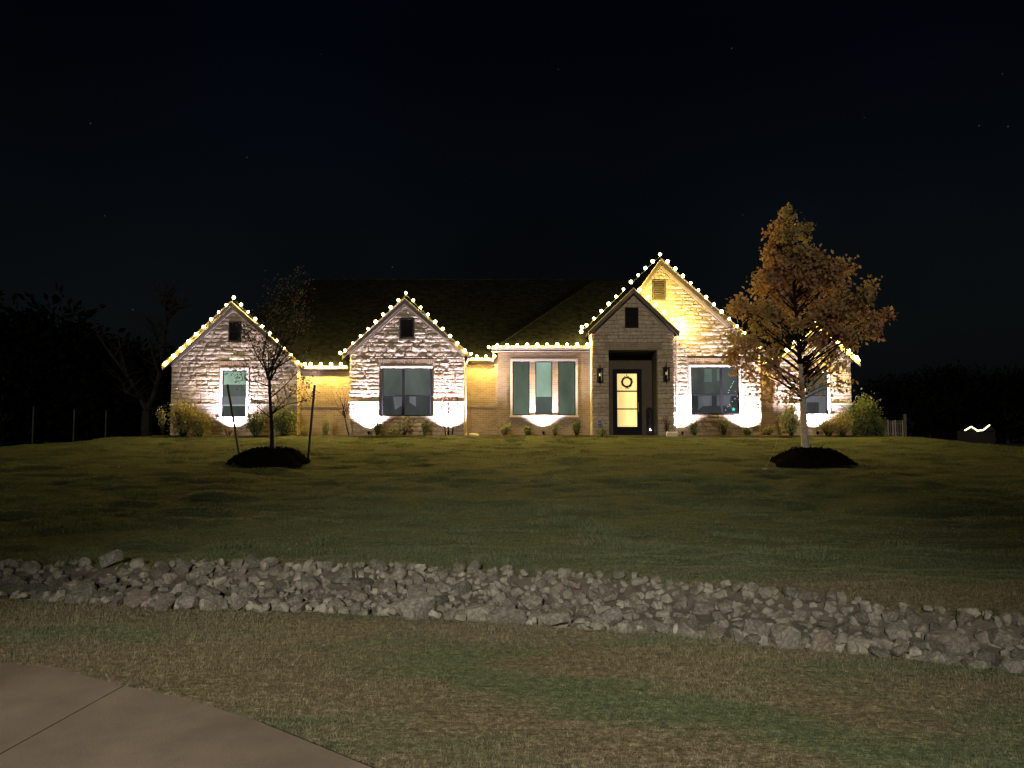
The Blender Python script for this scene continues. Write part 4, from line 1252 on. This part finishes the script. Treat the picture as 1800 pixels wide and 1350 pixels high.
# the autumn tree on the right lawn
def autumn_tree():
    rs = random.Random(21); r = np.random.default_rng(21)
    D = 21.1
    base = P(1416, 800, D); base.z = float(height(base.x, D)) + .1
    t_ = thing("autumn_tree", "leafy tree with orange brown autumn leaves and pale trunk on a mound", "tree", base)
    path = [base - Vector((0, 0, .25)), base + Vector((0, 0, .05)), P(1413, 745, D), P(1411, 700, D), P(1407, 640, D), P(1402, 580, D), P(1396, 510, D), P(1390, 450, D), P(1382, 402, D)]
    rad = [.125, .105, .088, .080, .066, .052, .036, .02, .008]
    tr = MB(); tr.tube(path[:5], rad[:5], 10); trunk = tr.obj("trunk", M["bark_pale"], t_, smooth=True)
    prof = [(370, 1358, 1396), (380, 1355, 1404), (391, 1354, 1410), (405, 1364, 1419), (424, 1354, 1416), (446, 1350, 1428), (461, 1346, 1450), (490, 1332, 1490), (516, 1328, 1508), (535, 1300, 1522), (554, 1298, 1524), (572, 1298, 1526), (590, 1284, 1520), (610, 1283, 1512), (632, 1300, 1511), (646, 1305, 1511), (660, 1330, 1500), (672, 1345, 1490), (690, 1370, 1440)]
    py_ = [p[0] for p in prof]; pl_ = [p[1] for p in prof]; pr2 = [p[2] for p in prof]
    br = MB(); br.tube(path[4:], rad[4:], 8)
    C = []
    def clump(c, n, s):
        pts = np.clip(r.normal(size=(n, 3)), -1.7, 1.7) * np.array([s, s, s * .8]) + np.array(c)
        C.append(pts)
    def trunk_at(y_px):
        ys_ = [800, 745, 700, 640, 580, 510, 450, 395]; xs_ = [1416, 1413, 1411, 1407, 1402, 1396, 1390, 1382]
        return P(float(np.interp(-y_px, [-v for v in ys_], xs_)), y_px, D)
    # leader column and limbs
    limbs = 0
    targets = []
    for i in range(128):
        yp = rs.choice([rs.uniform(400, 520), rs.uniform(450, 600), rs.uniform(385, 640), rs.uniform(450, 600), rs.uniform(450, 600), rs.uniform(520, 650), rs.uniform(480, 640)])
        a, b = np.interp(yp, py_, pl_), np.interp(yp, py_, pr2)
        u = rs.random()
        u = .5 + (u - .5) * 1.0
        u = math.copysign(abs(2 * u - 1) ** .75, 2 * u - 1) * .5 + .5
        xp = a + (b - a) * (.04 + .92 * u)
        half = (b - a) / 2 * D / FPX
        c_ = (a + b) / 2
        dep = rs.uniform(-1, 1) * half * .85 * math.sqrt(max(0, 1 - ((xp - c_) / ((b - a) / 2)) ** 2 * .8))
        targets.append((xp, yp, dep))
    for e_ in [(1548, 556), (1536, 560), (1540, 572), (1525, 548), (1490, 450 + 20), (1500, 462), (1487, 478), (1522, 500), (1518, 520), (1296, 530), (1290, 545), (1305, 540), (1500, 655), (1503, 640), (1510, 600), (1505, 620), (1500, 668), (1500, 635), (1290, 620), (1297, 640), (1310, 655), (1375, 372), (1362, 385), (1385, 385), (1365, 400), (1400, 398), (1410, 395), (1372, 415), (1390, 420), (1400, 440), (1372, 440), (1365, 460), (1385, 455)]:
        targets.append((e_[0], e_[1], rs.uniform(-.5, .5)))
    for xp, yp, dep in targets:
        if yp < 470: yp = 470 - (470 - yp) * .84
        tgt = P(xp, yp, D); tgt.y += dep
        if float(vn(xp * .05, yp * .06, 88)) + float(vn(xp * .09, dep * 2, 89)) * .5 < -.22: continue
        dist = abs(xp - 1405)
        y_from = min(700, yp + 20 + dist * rs.uniform(.35, .75))
        st_ = trunk_at(y_from)
        pts = curve_pts(st_, tgt, 5, rs, .08, -.03)
        L = (tgt - st_).length
        r0 = min(.03, .006 + .011 * L)
        br.tube(pts, [r0, r0 * .8, r0 * .6, r0 * .4, .004], 5, cap=False)
        s = rs.uniform(.10, .18)
        if 1345 < xp < 1515 and 562 < yp < 665 and rs.random() < .72: continue
        clump(tgt, int(95 * rs.uniform(.5, 1.2)), s)
        for k in (3, 2):
            if rs.random() < .8:
                q = pts[k] + Vector((rs.uniform(-.3, .3), rs.uniform(-.35, .35), rs.uniform(-.1, .35)))
                br.tube([pts[k], (pts[k] + q) / 2 + Vector((0, 0, .03)), q], [r0 * .4, .005, .003], 4, cap=False)
                clump(q, int(60 * rs.uniform(.4, 1.2)), s * .8)
    # sparser russet twigs below the crown
    for xp, yp in [(1345, 690), (1352, 702), (1360, 680), (1375, 668), (1390, 676), (1340, 672), (1330, 660), (1440, 655), (1455, 662), (1470, 650), (1480, 668), (1448, 640), (1425, 650), (1462, 640), (1428, 676), (1382, 690), (1370, 700), (1475, 676)]:
        tgt = P(xp, yp, D); tgt.y += rs.uniform(-.7, .7); st_ = trunk_at(min(705, yp + abs(xp - 1408) * .4))
        pts = curve_pts(st_, tgt, 5, rs, .06)
        br.tube(pts, [.018, .014, .010, .006, .003], 5, cap=False)
        clump(tgt, 26, .15); clump(pts[3], 12, .12)
    br.obj("branches", M["bark"], t_, smooth=True)
    leaves_obj("foliage", np.concatenate(C), .105, M["leaf_tree"], t_, 5, droop=.5, aspect=.7)
    return t_
autumn_tree()

# the bare sapling with its stakes
def sapling():
    rs = random.Random(4); r = np.random.default_rng(4); D = 20.9
    base = P(478, 798, D); base.z = float(height(base.x, D)) + .1
    t_ = thing("young_tree", "thin nearly bare young tree standing between two stakes", "tree", base)
    px = lambda a, b, d=0: P(a, b, D) + Vector((0, d, 0))
    tr = MB(); tr.tube([base - Vector((0, 0, .2)), px(478, 760), px(476, 720), px(474, 690), px(474, 672)], [.06, .052, .046, .042, .038], 8)
    tr.obj("trunk", M["bark"], t_, smooth=True)
    br = MB(); C = []
    mains = [
        [(474, 672), (468, 650), (456, 628), (446, 600), (436, 574)], [(474, 672), (471, 645), (469, 615), (468, 580)],
        [(474, 672), (478, 645), (486, 618), (500, 570), (512, 515), (516, 494)], [(476, 668), (488, 645), (503, 628), (520, 600), (530, 560)],
        [(475, 700), (500, 680), (525, 655), (548, 640)], [(477, 728), (500, 712), (530, 705), (560, 690)], [(476, 735), (462, 722), (452, 712), (445, 700)],
        [(478, 728), (492, 716), (512, 700), (530, 690)], [(472, 660), (482, 630), (494, 590), (498, 545), (494, 510)], [(474, 680), (452, 672), (430, 668), (412, 672)],
        [(476, 650), (496, 610), (514, 580), (527, 540), (524, 515)], [(474, 665), (462, 630), (470, 590), (482, 545), (484, 525)], [(480, 640), (505, 600), (535, 590), (541, 600)], [(480, 650), (510, 630), (538, 615), (548, 630)]]
    for mn in mains:
        d = rs.uniform(-.8, .8); n = len(mn)
        pts = [px(a, b, d * i / n) for i, (a, b) in enumerate(mn)]
        r0 = .026 if len(mn) > 4 else .02
        br.tube(pts, [r0 * (1 - .85 * i / (n - 1)) for i in range(n)], 5, cap=False)
        for i in range(1, n):
            for k in range(7 if mn[-1][1] < 600 else 4):
                t = rs.random(); p = pts[i - 1].lerp(pts[i], t)
                q = p + Vector((rs.uniform(-.24, .24), rs.uniform(-.3, .3), rs.uniform(.05, .5)))
                br.tube([p, p.lerp(q, .5) + Vector((0, 0, -.02)), q], [.007, .005, .0025], 4, cap=False)
                high = q.z > px(0, 600).z
                m_ = int(rs.uniform(3, 9) * (1.5 if high else 1))
                C.append(r.normal(size=(m_, 3)) * (.13 if high else .07) + np.array(q))
    for (a, b, n_) in [(433, 585, 60), (440, 600, 50), (450, 612, 45), (436, 572, 30), (446, 590, 40), (430, 668, 22), (438, 660, 20), (412, 655, 14), (538, 660, 30), (545, 668, 20), (530, 700, 18), (545, 695, 22), (428, 650, 18), (456, 640, 22)]:
        C.append(r.normal(size=(n_, 3)) * .11 + np.array(px(a, b, rs.uniform(-.3, .3))))
    br.obj("branches", M["bark"], t_, smooth=True)
    leaves_obj("foliage", np.concatenate(C), .06, M["leaf_sap"], t_, 9, droop=.4, aspect=.6)
    m = MB(); q = px(478, 762); m.tube([q + Vector((-.09, -.02, .08)), q + Vector((-.05, -.07, -.02)), q + Vector((-.08, -.05, -.16))], .012, 5); m.tube([q + Vector((.10, -.05, .2)), q + Vector((.11, -.06, -.3)), q + Vector((.12, -.06, -.62))], .011, 5)
    m.obj("tie", M["rope"], t_)
sapling()
def stake(label, top, foot):
    f = P(*foot); f.z = float(height(f.x, f.y)) - .1; t = P(*top)
    o = MB().tube([f - f, t - f], .035, 8).obj("tree_stake", M["stake"]); o.location = f
    return tag(o, label, "stake", "stakes beside the young tree")
stake("dark stake leaning left of the young tree, in front of the narrow window", (400, 676, 22.0), (424, 806, 21.7))
stake("dark stake right of the young tree, in front of the yellow wall", (553, 677, 22.1), (541, 808, 21.5))

def mound(label, c, rx, ry, h, seed):
    V = []; Fc = []; N, K = 40, 16
    for j in range(K + 1):
        rr_ = j / K
        for i in range(N):
            a = 2 * math.pi * i / N
            wob = 1 + .14 * math.sin(a * 2 + seed) + .08 * math.sin(a * 5 + seed * 2) + .05 * math.sin(a * 9)
            x = c.x + rx * rr_ * wob * math.cos(a); y = c.y + ry * rr_ * wob * math.sin(a)
            V.append((x, y, 0))
    V = np.array(V); base_z = height(V[:, 0], V[:, 1])
    rr_ = np.repeat(np.arange(K + 1) / K, N)
    bump_ = h * np.clip(1 - rr_ ** 2.2, 0, 1) * (1 - .25 * np.exp(-(rr_ / .3) ** 2))
    V[:, 2] = base_z + bump_ - .05 * (rr_ > .98) + .06 * fbm(V[:, 0] * 5, V[:, 1] * 5, seed, 4) * (rr_ < .97) + .035 * fbm(V[:, 0] * 20, V[:, 1] * 20, seed + 3, 2) * (rr_ < .97)
    for j in range(K):
        for i in range(N):
            a = j * N + i; b = j * N + (i + 1) % N
            Fc.append((a, a + N, b + N, b))
    o = np_mesh("mulch_mound", V - np.array([c.x, c.y, 0]) , Fc, M["mulch"]); o.location = (c.x, c.y, 0)
    # loose bark chips
    r = np.random.default_rng(seed); n = 2600
    a = r.uniform(0, 2 * np.pi, n); q = np.sqrt(r.uniform(0, 1, n)) * 1.02
    x = rx * q * np.cos(a); y = ry * q * np.sin(a)
    z = height(x + c.x, y + c.y) + h * np.clip(1 - q ** 2.2, 0, 1) * (1 - .25 * np.exp(-(q / .3) ** 2)) + .005
    chips = leaves_obj("bark_chips", np.stack([x, y, z], -1), .06, M["mulch"], None, seed, droop=0, aspect=.5); chips.parent = o
    return tag(o, label, "mulch mound", "dark mulch mounds around the lawn trees")
c = MOUNDS[0][0]; mound("dark mulch mound under the bare young tree", Vector((c.x + .02, c.y - .15, 0)), 1.06, 1.0, .36, 3)
c = MOUNDS[1][0]; mound("dark mulch mound under the autumn tree", Vector((c.x + .02, c.y - .1, 0)), 1.10, .98, .34, 7)
# guy line
ga = P(1369, 762, 20.6); gb = P(1345, 824, 19.7); gb.z = float(height(gb.x, gb.y)) + .03
gp = P(1412, 700, 21.0)
gl_ = thing("guy_line", "pale guy line pegged in the grass beside the autumn tree mound", "guy line", gb)
MB().tube([gb, P(1361, 792, 20.1), ga, gp], .0035, 4).obj("rope", M["rope"], gl_)
MB().tube([gb + Vector((-.09, 0, .02)), gb + Vector((.07, 0, .01))], .022, 6).obj("peg", M["rope"], gl_)

def shrub(name, label, px, w, h, D=30.45, mat="leaf_green", n=900, leaf=.05, stems=14, shape="round", cat="shrub", group="shrubs in the bed along the house", seed=None):
    seed = seed if seed is not None else int(px * 7) % 9973
    rs = random.Random(seed); r = np.random.default_rng(seed)
    c = P(px, 766, D); c.z = float(height(c.x, D)) + .01
    W = w * D / FPX / 2; H = h * D / FPX
    t_ = thing(name, label, cat, c, group)
    sm_ = MB(); C = []
    for i in range(stems):
        a = rs.uniform(0, 6.28); k = rs.random() ** .6
        top = Vector((math.cos(a) * W * k * .95, math.sin(a) * W * k * .7, H * (1 - .35 * k ** 2) * rs.uniform(.72, 1.02)))
        if shape == "fan": top.z = H * rs.uniform(.6, 1.0)
        b0 = Vector((math.cos(a) * W * .12, math.sin(a) * W * .12, 0))
        pts = curve_pts(b0, top, 5, rs, .07)
        sm_.tube(pts, [.014, .011, .009, .006, .003], 5, cap=False)
        m_ = max(2, int(1.5 * n / stems))
        t = r.uniform(.12 if shape == "round" else .3, 1.0, m_) ** .8
        P_ = np.array([list(p) for p in pts]); idx_ = t * 4; i0 = np.clip(idx_.astype(int), 0, 3); fr = (idx_ - i0)[:, None]
        pos = P_[i0] * (1 - fr) + P_[i0 + 1] * fr
        C.append(pos + r.normal(size=(m_, 3)) * W * (.20 if shape == "round" else .10))
    sm_.obj("stems", M["bark"], t_, inv=False)
    C = np.concatenate(C); C[:, 2] = np.abs(C[:, 2])
    o = leaves_obj("foliage", C, leaf * 1.45, M[mat], None, seed, droop=-.2); o.parent = t_
    return t_
def grass_clump(label, px, w, h, D=30.4, mat="leaf_yel", n=160):
    rs = random.Random(int(px)); c = P(px, 766, D); c.z = float(height(c.x, D)) + .01
    W = w * D / FPX / 2; H = h * D / FPX
    m = MB()
    for i in range(n):
        a = rs.uniform(0, 6.28); k = rs.random() ** .7; hh = H * rs.uniform(.55, 1.05) * (1 - .3 * k)
        d = Vector((math.cos(a), math.sin(a) * .8, 0)); s_ = Vector((-d.y, d.x, 0)) * .008
        b = d * W * .15 * k; q1 = d * W * .45 * k + Vector((0, 0, hh * .6)); q2 = d * W * k + Vector((0, 0, hh))
        m.add([b - s_, b + s_, q1 + s_, q2, q1 - s_], [(0, 1, 2, 4), (4, 2, 3)])
    o = m.obj("grass_clump", M[mat]); o.location = c
    return tag(o, label, "ornamental grass", "clumps of grass in the bed along the house", None)
shrub("bush", "wispy thin shrub outside the left corner of the house", 287, 26, 55, 30.8, "leaf_pale", 170, .06, 8, "fan", "bush")
shrub("bush", "large olive and russet bush left of the narrow window", 322, 56, 68, 30.2, "leaf_yel", 2300, .055, 34, "round", "bush")
shrub("bush", "yellow green bush in front of the larger olive bush", 352, 44, 44, 30.0, "leaf_yel", 1300, .05, 22, "round", "bush")
shrub("bush", "small russet twiggy plant below the far left uplight", 402, 26, 18, 30.2, "leaf_red", 90, .035, 9, "fan", "plant")
shrub("bush", "loose green bush right of the narrow window", 450, 36, 46, 30.1, "leaf_green", 900, .05, 18, "round", "bush")
shrub("bush", "taller green bush behind the young tree trunk", 498, 46, 56, 30.2, "leaf_green", 1500, .05, 24, "round", "bush")
grass_clump("low dull grass clump below the corner of the yellow wall", 535, 34, 24)
grass_clump("pale green grass clump in front of the yellow wall", 572, 30, 38, mat="leaf_pale", n=220)
# small garden trees by the second gable
def small_tree(label, px, h, w, D, mat, n, multi, bare=.3, lean=0, seed=1):
    rs = random.Random(seed); r = np.random.default_rng(seed); c = P(px, 766, D); c.z = float(height(c.x, D)) + .01
    H = h * D / FPX; W = w * D / FPX / 2
    t_ = thing("ornamental_tree", label, "small tree", c, "small ornamental trees by the second gable")
    tr = MB(); br = MB(); C = []
    for s_ in range(multi):
        off = (s_ - (multi - 1) / 2) * .16
        top = Vector((off * 2.2 + lean * H, rs.uniform(-.2, .2), H * .55))
        tr.tube(curve_pts((off * .7, 0, -.05), top, 5, rs, .03), [.028, .024, .02, .018, .014], 6)
        for k in range(11 if multi > 1 else 24):
            st_ = Vector((off * .7, 0, 0)).lerp(top, rs.uniform(.6, 1.0))
            q = Vector((rs.uniform(-W, W) + lean * H, rs.uniform(-W, W) * .8, H * rs.uniform(.5, 1.0)))
            pts = curve_pts(st_, q, 4, rs, .08)
            br.tube(pts, [.011, .008, .005, .002], 4, cap=False)
            m_ = int(n / (multi * 11 if multi > 1 else 24))
            C.append(r.normal(size=(m_, 3)) * .10 + np.array(pts[-1])); C.append(r.normal(size=(m_ // 2 + 1, 3)) * .08 + np.array(pts[2]))
    tr.obj("trunk", M["bark"], t_, inv=False, smooth=True); br.obj("branches", M["bark"], t_, inv=False)
    o = leaves_obj("foliage", np.concatenate(C), .045, M[mat], None, seed); o.parent = t_
    return t_
small_tree("small staked tree with sparse russet leaves at the corner of the yellow wall", 615, 92, 44, 30.4, "leaf_red", 300, 1, lean=-.12, seed=31)
small_tree("multi stemmed tree with red leaves against the bright wall", 789, 105, 40, 30.35, "leaf_red", 620, 3, seed=33)
gq = P(585, 764, 30.2); gq.z = Z0
gl2 = thing("guy_line", "thin guy line tied to the small staked tree", "guy line", gq)
MB().tube([gq, P(602, 722, 30.35)], .006, 4).obj("rope", M["rope"], gl2); MB().tube([gq, gq + Vector((0, 0, .12))], .018, 6).obj("peg", M["rope"], gl2)

shrub("bush", "dark rounded shrub under the left edge of the second gable window", 664, 15, 28, 30.35, "leaf_green", 420, .04, 12, "round")
shrub("bush", "low pale plant between the two dark shrubs of the second gable", 690, 26, 18, 30.3, "leaf_pale", 300, .04, 10, "round")
shrub("bush", "open pale green shrub under the middle of the second gable window", 710, 22, 34, 30.3, "leaf_pale", 260, .04, 9, "fan")
shrub("bush", "dark upright shrub under the right edge of the second gable window", 747, 16, 32, 30.35, "leaf_green", 420, .04, 12, "round")
# pale boulder beside the downspout
import bmesh as _b
o = bpy.data.objects.new("boulder", RM[4]); col.objects.link(o); bp = P(834, 765, 30.3); o.location = (bp.x, bp.y, Z0 + .06); o.scale = (.26, .18, .12)
o.data = RM[4].copy(); o.data.materials.clear(); o.data.materials.append(M["slab"]); tag(o, "low pale boulder in the bed right of the downspout", "boulder")
shrub("bush", "light green shrub below the left end of the bay windows", 888, 28, 26, 30.35, "leaf_pale", 420, .04, 13, "fan")
shrub("bush", "small dark shrub left of the bay uplight", 929, 18, 25, 30.4, "leaf_green", 330, .04, 11, "round")
shrub("bush", "faint pale shrub right of the bay uplight", 976, 20, 24, 30.4, "leaf_pale", 240, .035, 10, "fan")
shrub("bush", "green shrub below the bay window nearest the porch", 1014, 22, 30, 30.35, "leaf_green", 420, .04, 13, "fan")
shrub("bush", "low plants at the foot of the left porch pier", 1060, 30, 14, 29.95, "leaf_green", 260, .035, 12, "round")
shrub("bush", "thin dry stalks at the foot of the right porch pier", 1173, 20, 36, 29.95, "leaf_red", 60, .035, 8, "fan")
shrub("bush", "small round shrub below the left edge of the tall gable window", 1220, 17, 30, 30.5, "leaf_green", 520, .04, 14, "round")
shrub("bush", "small shrub with pale tips below the middle of the tall gable window", 1273, 18, 33, 30.5, "leaf_pale", 430, .04, 13, "fan")
shrub("bush", "small greyish shrub in front of the corner uplight", 1313, 13, 19, 30.3, "leaf_green", 320, .035, 12, "round")
shrub("bush", "low yellow green plants in the nook behind the autumn tree", 1348, 34, 20, 30.5, "leaf_yel", 420, .04, 14, "fan")
shrub("bush", "tall pale bush left of the autumn tree trunk", 1391, 38, 60, 30.3, "leaf_pale", 1500, .05, 24, "round", "bush")
shrub("bush", "low buff bush right of the autumn tree trunk", 1456, 40, 30, 30.2, "leaf_yel", 900, .045, 20, "fan", "bush")
shrub("bush", "buff feathery bush at the right corner of the house", 1482, 46, 44, 30.3, "leaf_yel", 1300, .045, 24, "round", "bush")
shrub("bush", "big dense green bush between the house corner and the fence", 1519, 56, 72, 30.6, "leaf_green", 4200, .06, 46, "round", "bush")
shrub("bush", "dim low bush at the left end of the fence", 1548, 26, 36, 31.0, "leaf_green", 500, .05, 12, "round", "bush")

# beds
bd = MB(); nb = 60
bx2 = np.linspace(P(285, 0, 30).x, P(1540, 0, 30).x, nb)
for i, x in enumerate(bx2):
    y0 = 29.95 + .12 * math.sin(i * .6) + .06 * math.sin(i * 1.7)
    for y in (y0, 30.3, 31.0, 31.9): bd.v.append((x, y, Z0 + (.0 if y == y0 else .035)))
for i in range(nb - 1):
    for j in range(3): bd.f.append((i * 4 + j, (i + 1) * 4 + j, (i + 1) * 4 + j + 1, i * 4 + j + 1))
tag(bd.obj("planting_bed", M["bed"]), kind="structure")
b = MB(); a = P(243, 769, 33); a2 = P(297, 769, 33)
b.box((a.x, 32.4, float(height(a2.x, 32.6)) - .4), (a2.x, 33.4, Z0 - .06)); tag(b.obj("side_path", M["slab"]), kind="structure")

# edging block by the porch
b = MB(); q = P(1181, 757, 29.9); b.box((-.22, -.09, -.02), (.20, .1, .17)); o = b.obj("edging_block", M["cast"], bevel=.02); o.location = (q.x, q.y, Z0)
tag(o, "low pinkish block at the foot of the right porch pier", "block")

# ------------------------------------------------------------------ fence
fa, fb = P(1548, 765, 33.4), P(1591, 765, 32.6)
fen = thing("fence", "short pale picket fence at the right end of the house", "fence", (fa.x, fa.y, Z0 - .1))
fz = Z0 - .12
nf = 11; rs = random.Random(8)
for i in range(nf):
    t = i / (nf - 1); p = fa.lerp(fb, t); g_ = rs.uniform(.0, .03)
    if i in (0, nf - 1):
        MB().box((p.x - .05, p.y - .05, fz), (p.x + .05, p.y + .05, fz + .92 + (.12 if i else 0))).obj("post", M["fascia"], fen)
    else:
        MB().box((p.x - .032, p.y - .045, fz + .05), (p.x + .032, p.y - .02, fz + .76 + g_)).obj("picket", M["gutter"] if i in (2, 3, 5, 6, 9) else M["fascia"], fen)
for z in (.2, .62):
    MB().slab([(fa.x, fa.y - .018, fz + z), (fb.x, fb.y - .018, fz + z), (fb.x, fb.y + .012, fz + z), (fa.x, fa.y + .012, fz + z)], (0, 0, .04)).obj("rail", M["gutter"], fen)

# ------------------------------------------------------------------ far things
def far_tree(label, px, D, h, w, seed, leafy=True, mat="leaf_dark", cat="tree", group="dark trees beyond the lawn"):
    rs = random.Random(seed); r = np.random.default_rng(seed)
    c = P(px, 757, D); c.z = -1.3 if D > 44 else float(height(c.x, D))
    t_ = thing("dark_tree", label, cat, c, group)
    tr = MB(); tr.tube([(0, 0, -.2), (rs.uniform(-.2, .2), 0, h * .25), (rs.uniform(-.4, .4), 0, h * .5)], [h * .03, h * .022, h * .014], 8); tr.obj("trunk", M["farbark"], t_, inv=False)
    br = MB(); C = []
    for i in range(46):
        a = rs.uniform(0, 6.28); k = rs.random() ** .5; zz = rs.uniform(.12, 1)
        q = Vector((math.cos(a) * w * k * (1 - (zz - .45) ** 2 * 1.6), math.sin(a) * w * k * .8, h * zz))
        s_ = Vector((0, 0, h * rs.uniform(.12, .45)))
        br.tube(curve_pts(s_, q, 4, rs, .07), [h * .009, h * .006, h * .004, h * .001], 4, cap=False)
        C.append(r.normal(size=(150, 3)) * np.array([w * .16, w * .16, h * .06]) + np.array(q))
    br.obj("branches", M["farbark"], t_, inv=False)
    C = np.concatenate(C); C[:, 2] = np.maximum(C[:, 2], .2)
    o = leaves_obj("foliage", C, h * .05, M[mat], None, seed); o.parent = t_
    return t_
far_tree("broad dark tree at the far left of the dark wood", 10, 52, 10.8, 7, 51)
far_tree("dark rounded tree second from the left edge beyond the lawn", 95, 58, 9.8, 6, 52)
far_tree("lower dark tree between the left wood and the forked bare tree", 170, 56, 8.2, 5, 53)
far_tree("dark tree behind the forked bare tree", 235, 60, 8.8, 6, 54)
for i, (px, D, h, w) in enumerate([(1600, 175, 15, 13), (1680, 180, 16, 14), (1770, 170, 15, 13), (1860, 175, 17, 14)]):
    far_tree(["dark tree behind the picket fence", "dark tree behind the distant lit house", "dark tree right of the distant lit house", "dark tree beyond the far right edge of the lawn"][i], px, D, h, w, 60 + i)
# forked bare tree, left of the house
def bare_tree():
    D = 44.0; rs = random.Random(12)
    base = P(258, 745, D)
    t_ = thing("bare_tree", "tall forked bare tree in the dark left of the house", "tree", (base.x, D, float(height(base.x, D))))
    tr = MB(); z = P(258, 722, D)
    tr.tube([Vector((base.x, D, float(height(base.x, D)) - .1)), P(258, 735, D), z], [.34, .28, .25], 8); tr.obj("trunk", M["farbark"], t_)
    br = MB()
    limbs = [[(258, 722), (245, 700), (225, 665), (205, 628), (180, 590)], [(258, 722), (266, 690), (276, 650), (284, 610), (293, 570), (297, 530), (303, 512)], [(276, 650), (274, 610), (268, 572)],
             [(293, 570), (306, 548), (322, 538)], [(297, 545), (290, 535), (286, 520)], [(297, 530), (312, 540), (330, 541)], [(225, 665), (222, 630), (210, 600)], [(284, 610), (268, 590), (262, 566)], [(245, 700), (228, 690), (212, 670)]]
    for L_ in limbs:
        pts = [P(a, b, D) + Vector((0, rs.uniform(-.6, .6), 0)) for a, b in L_]; pts[0] = P(*L_[0], D)
        r0 = .17 if len(L_) > 4 else .08
        n = len(pts); br.tube(pts, [r0 * (1 - .8 * i / (n - 1)) for i in range(n)], 6, cap=False)
        for i in range(1, n):
            for k in range(6):
                p = pts[i - 1].lerp(pts[i], rs.random()); q = p + Vector((rs.uniform(-1, 1), rs.uniform(-.8, .8), rs.uniform(.2, 1.3)))
                br.tube(curve_pts(p, q, 4, rs, .1), [.035, .025, .015, .006], 4, cap=False)
                for kk in range(2):
                    q2 = p.lerp(q, rs.random()); br.tube([q2, q2 + Vector((rs.uniform(-.5, .5), 0, rs.uniform(.1, .6)))], [.012, .004], 3, cap=False)
    br.obj("branches", M["farbark"], t_)
bare_tree()
# three reflector posts beyond the left lawn
pp = None
for i, (px, py) in enumerate([(59.5, 719), (131, 724), (187, 726)]):
    c = P(px, py, 42)
    g0 = float(height(c.x, 42))
    o = MB().box((-.035, -.035, g0 - c.z - .1), (.035, .035, .14)).obj("marker_post", M["farpost"]); o.location = c
    tag(o, ["pale marker post farthest left beyond the lawn", "middle marker post of the three beyond the left lawn", "dim marker post nearest the bare tree"][i], "post", "marker posts beyond the left lawn")
# distant lit house
D = 150.0
hb = P(1712, 756, D); fh = thing("distant_house", "tiny distant house with brightly lit gable edges", "house", (hb.x, D, -1.3))
zg = P(0, 757, D).z
def W(px, py, dy=0): p = P(px, py, D); return Vector((p.x, D + dy, p.z))
fw = MB(); a, b_ = W(1685, 757), W(1752, 757); fw.box((a.x, D + .5, -1.3), (b_.x, D + 9, W(0, 757).z)); fw.obj("wall", M["farbark"], fh)
rf = MB(); a, b_ = W(1685, 757), W(1752, 757); top = W(0, 746).z
rf.add([(a.x, D + .2, a.z), (b_.x, D + .2, a.z), (b_.x - 2, D + 5, top), (a.x + 2, D + 5, top), (b_.x, D + 9, a.z), (a.x, D + 9, a.z)], [(0, 1, 2, 3), (3, 2, 4, 5), (0, 3, 5), (1, 4, 2)])
rf.obj("roof", M["roof"], fh)
ga_ = MB()
for (l, t_, r_) in (((1693, 757), (1703, 750.5), (1714, 757)), ((1722, 757.5), (1736, 747.5), (1748, 757))):
    p = [W(*l), W(*r_), W(*t_)]; ga_.prism([(q.x, q.z) for q in p], D - .6, D + 5)
ga_.obj("gable", M["farbark"], fh)
warm = m_emit("distant_glow", (1, .85, .45), 6.0)
ls = thing("distant_light_string", "bright warm light string along the gables of the distant house", "string lights", W(1693, 757))
m = MB()
for pts in ([(1692, 757), (1703, 750.5), (1713, 756.5)], [(1713, 757.5), (1724, 756.5), (1735.5, 747.5)]):
    m.tube([W(*q) + Vector((0, -.75, .05)) for q in pts], .11, 5)
m.obj("rope_light", warm, ls)
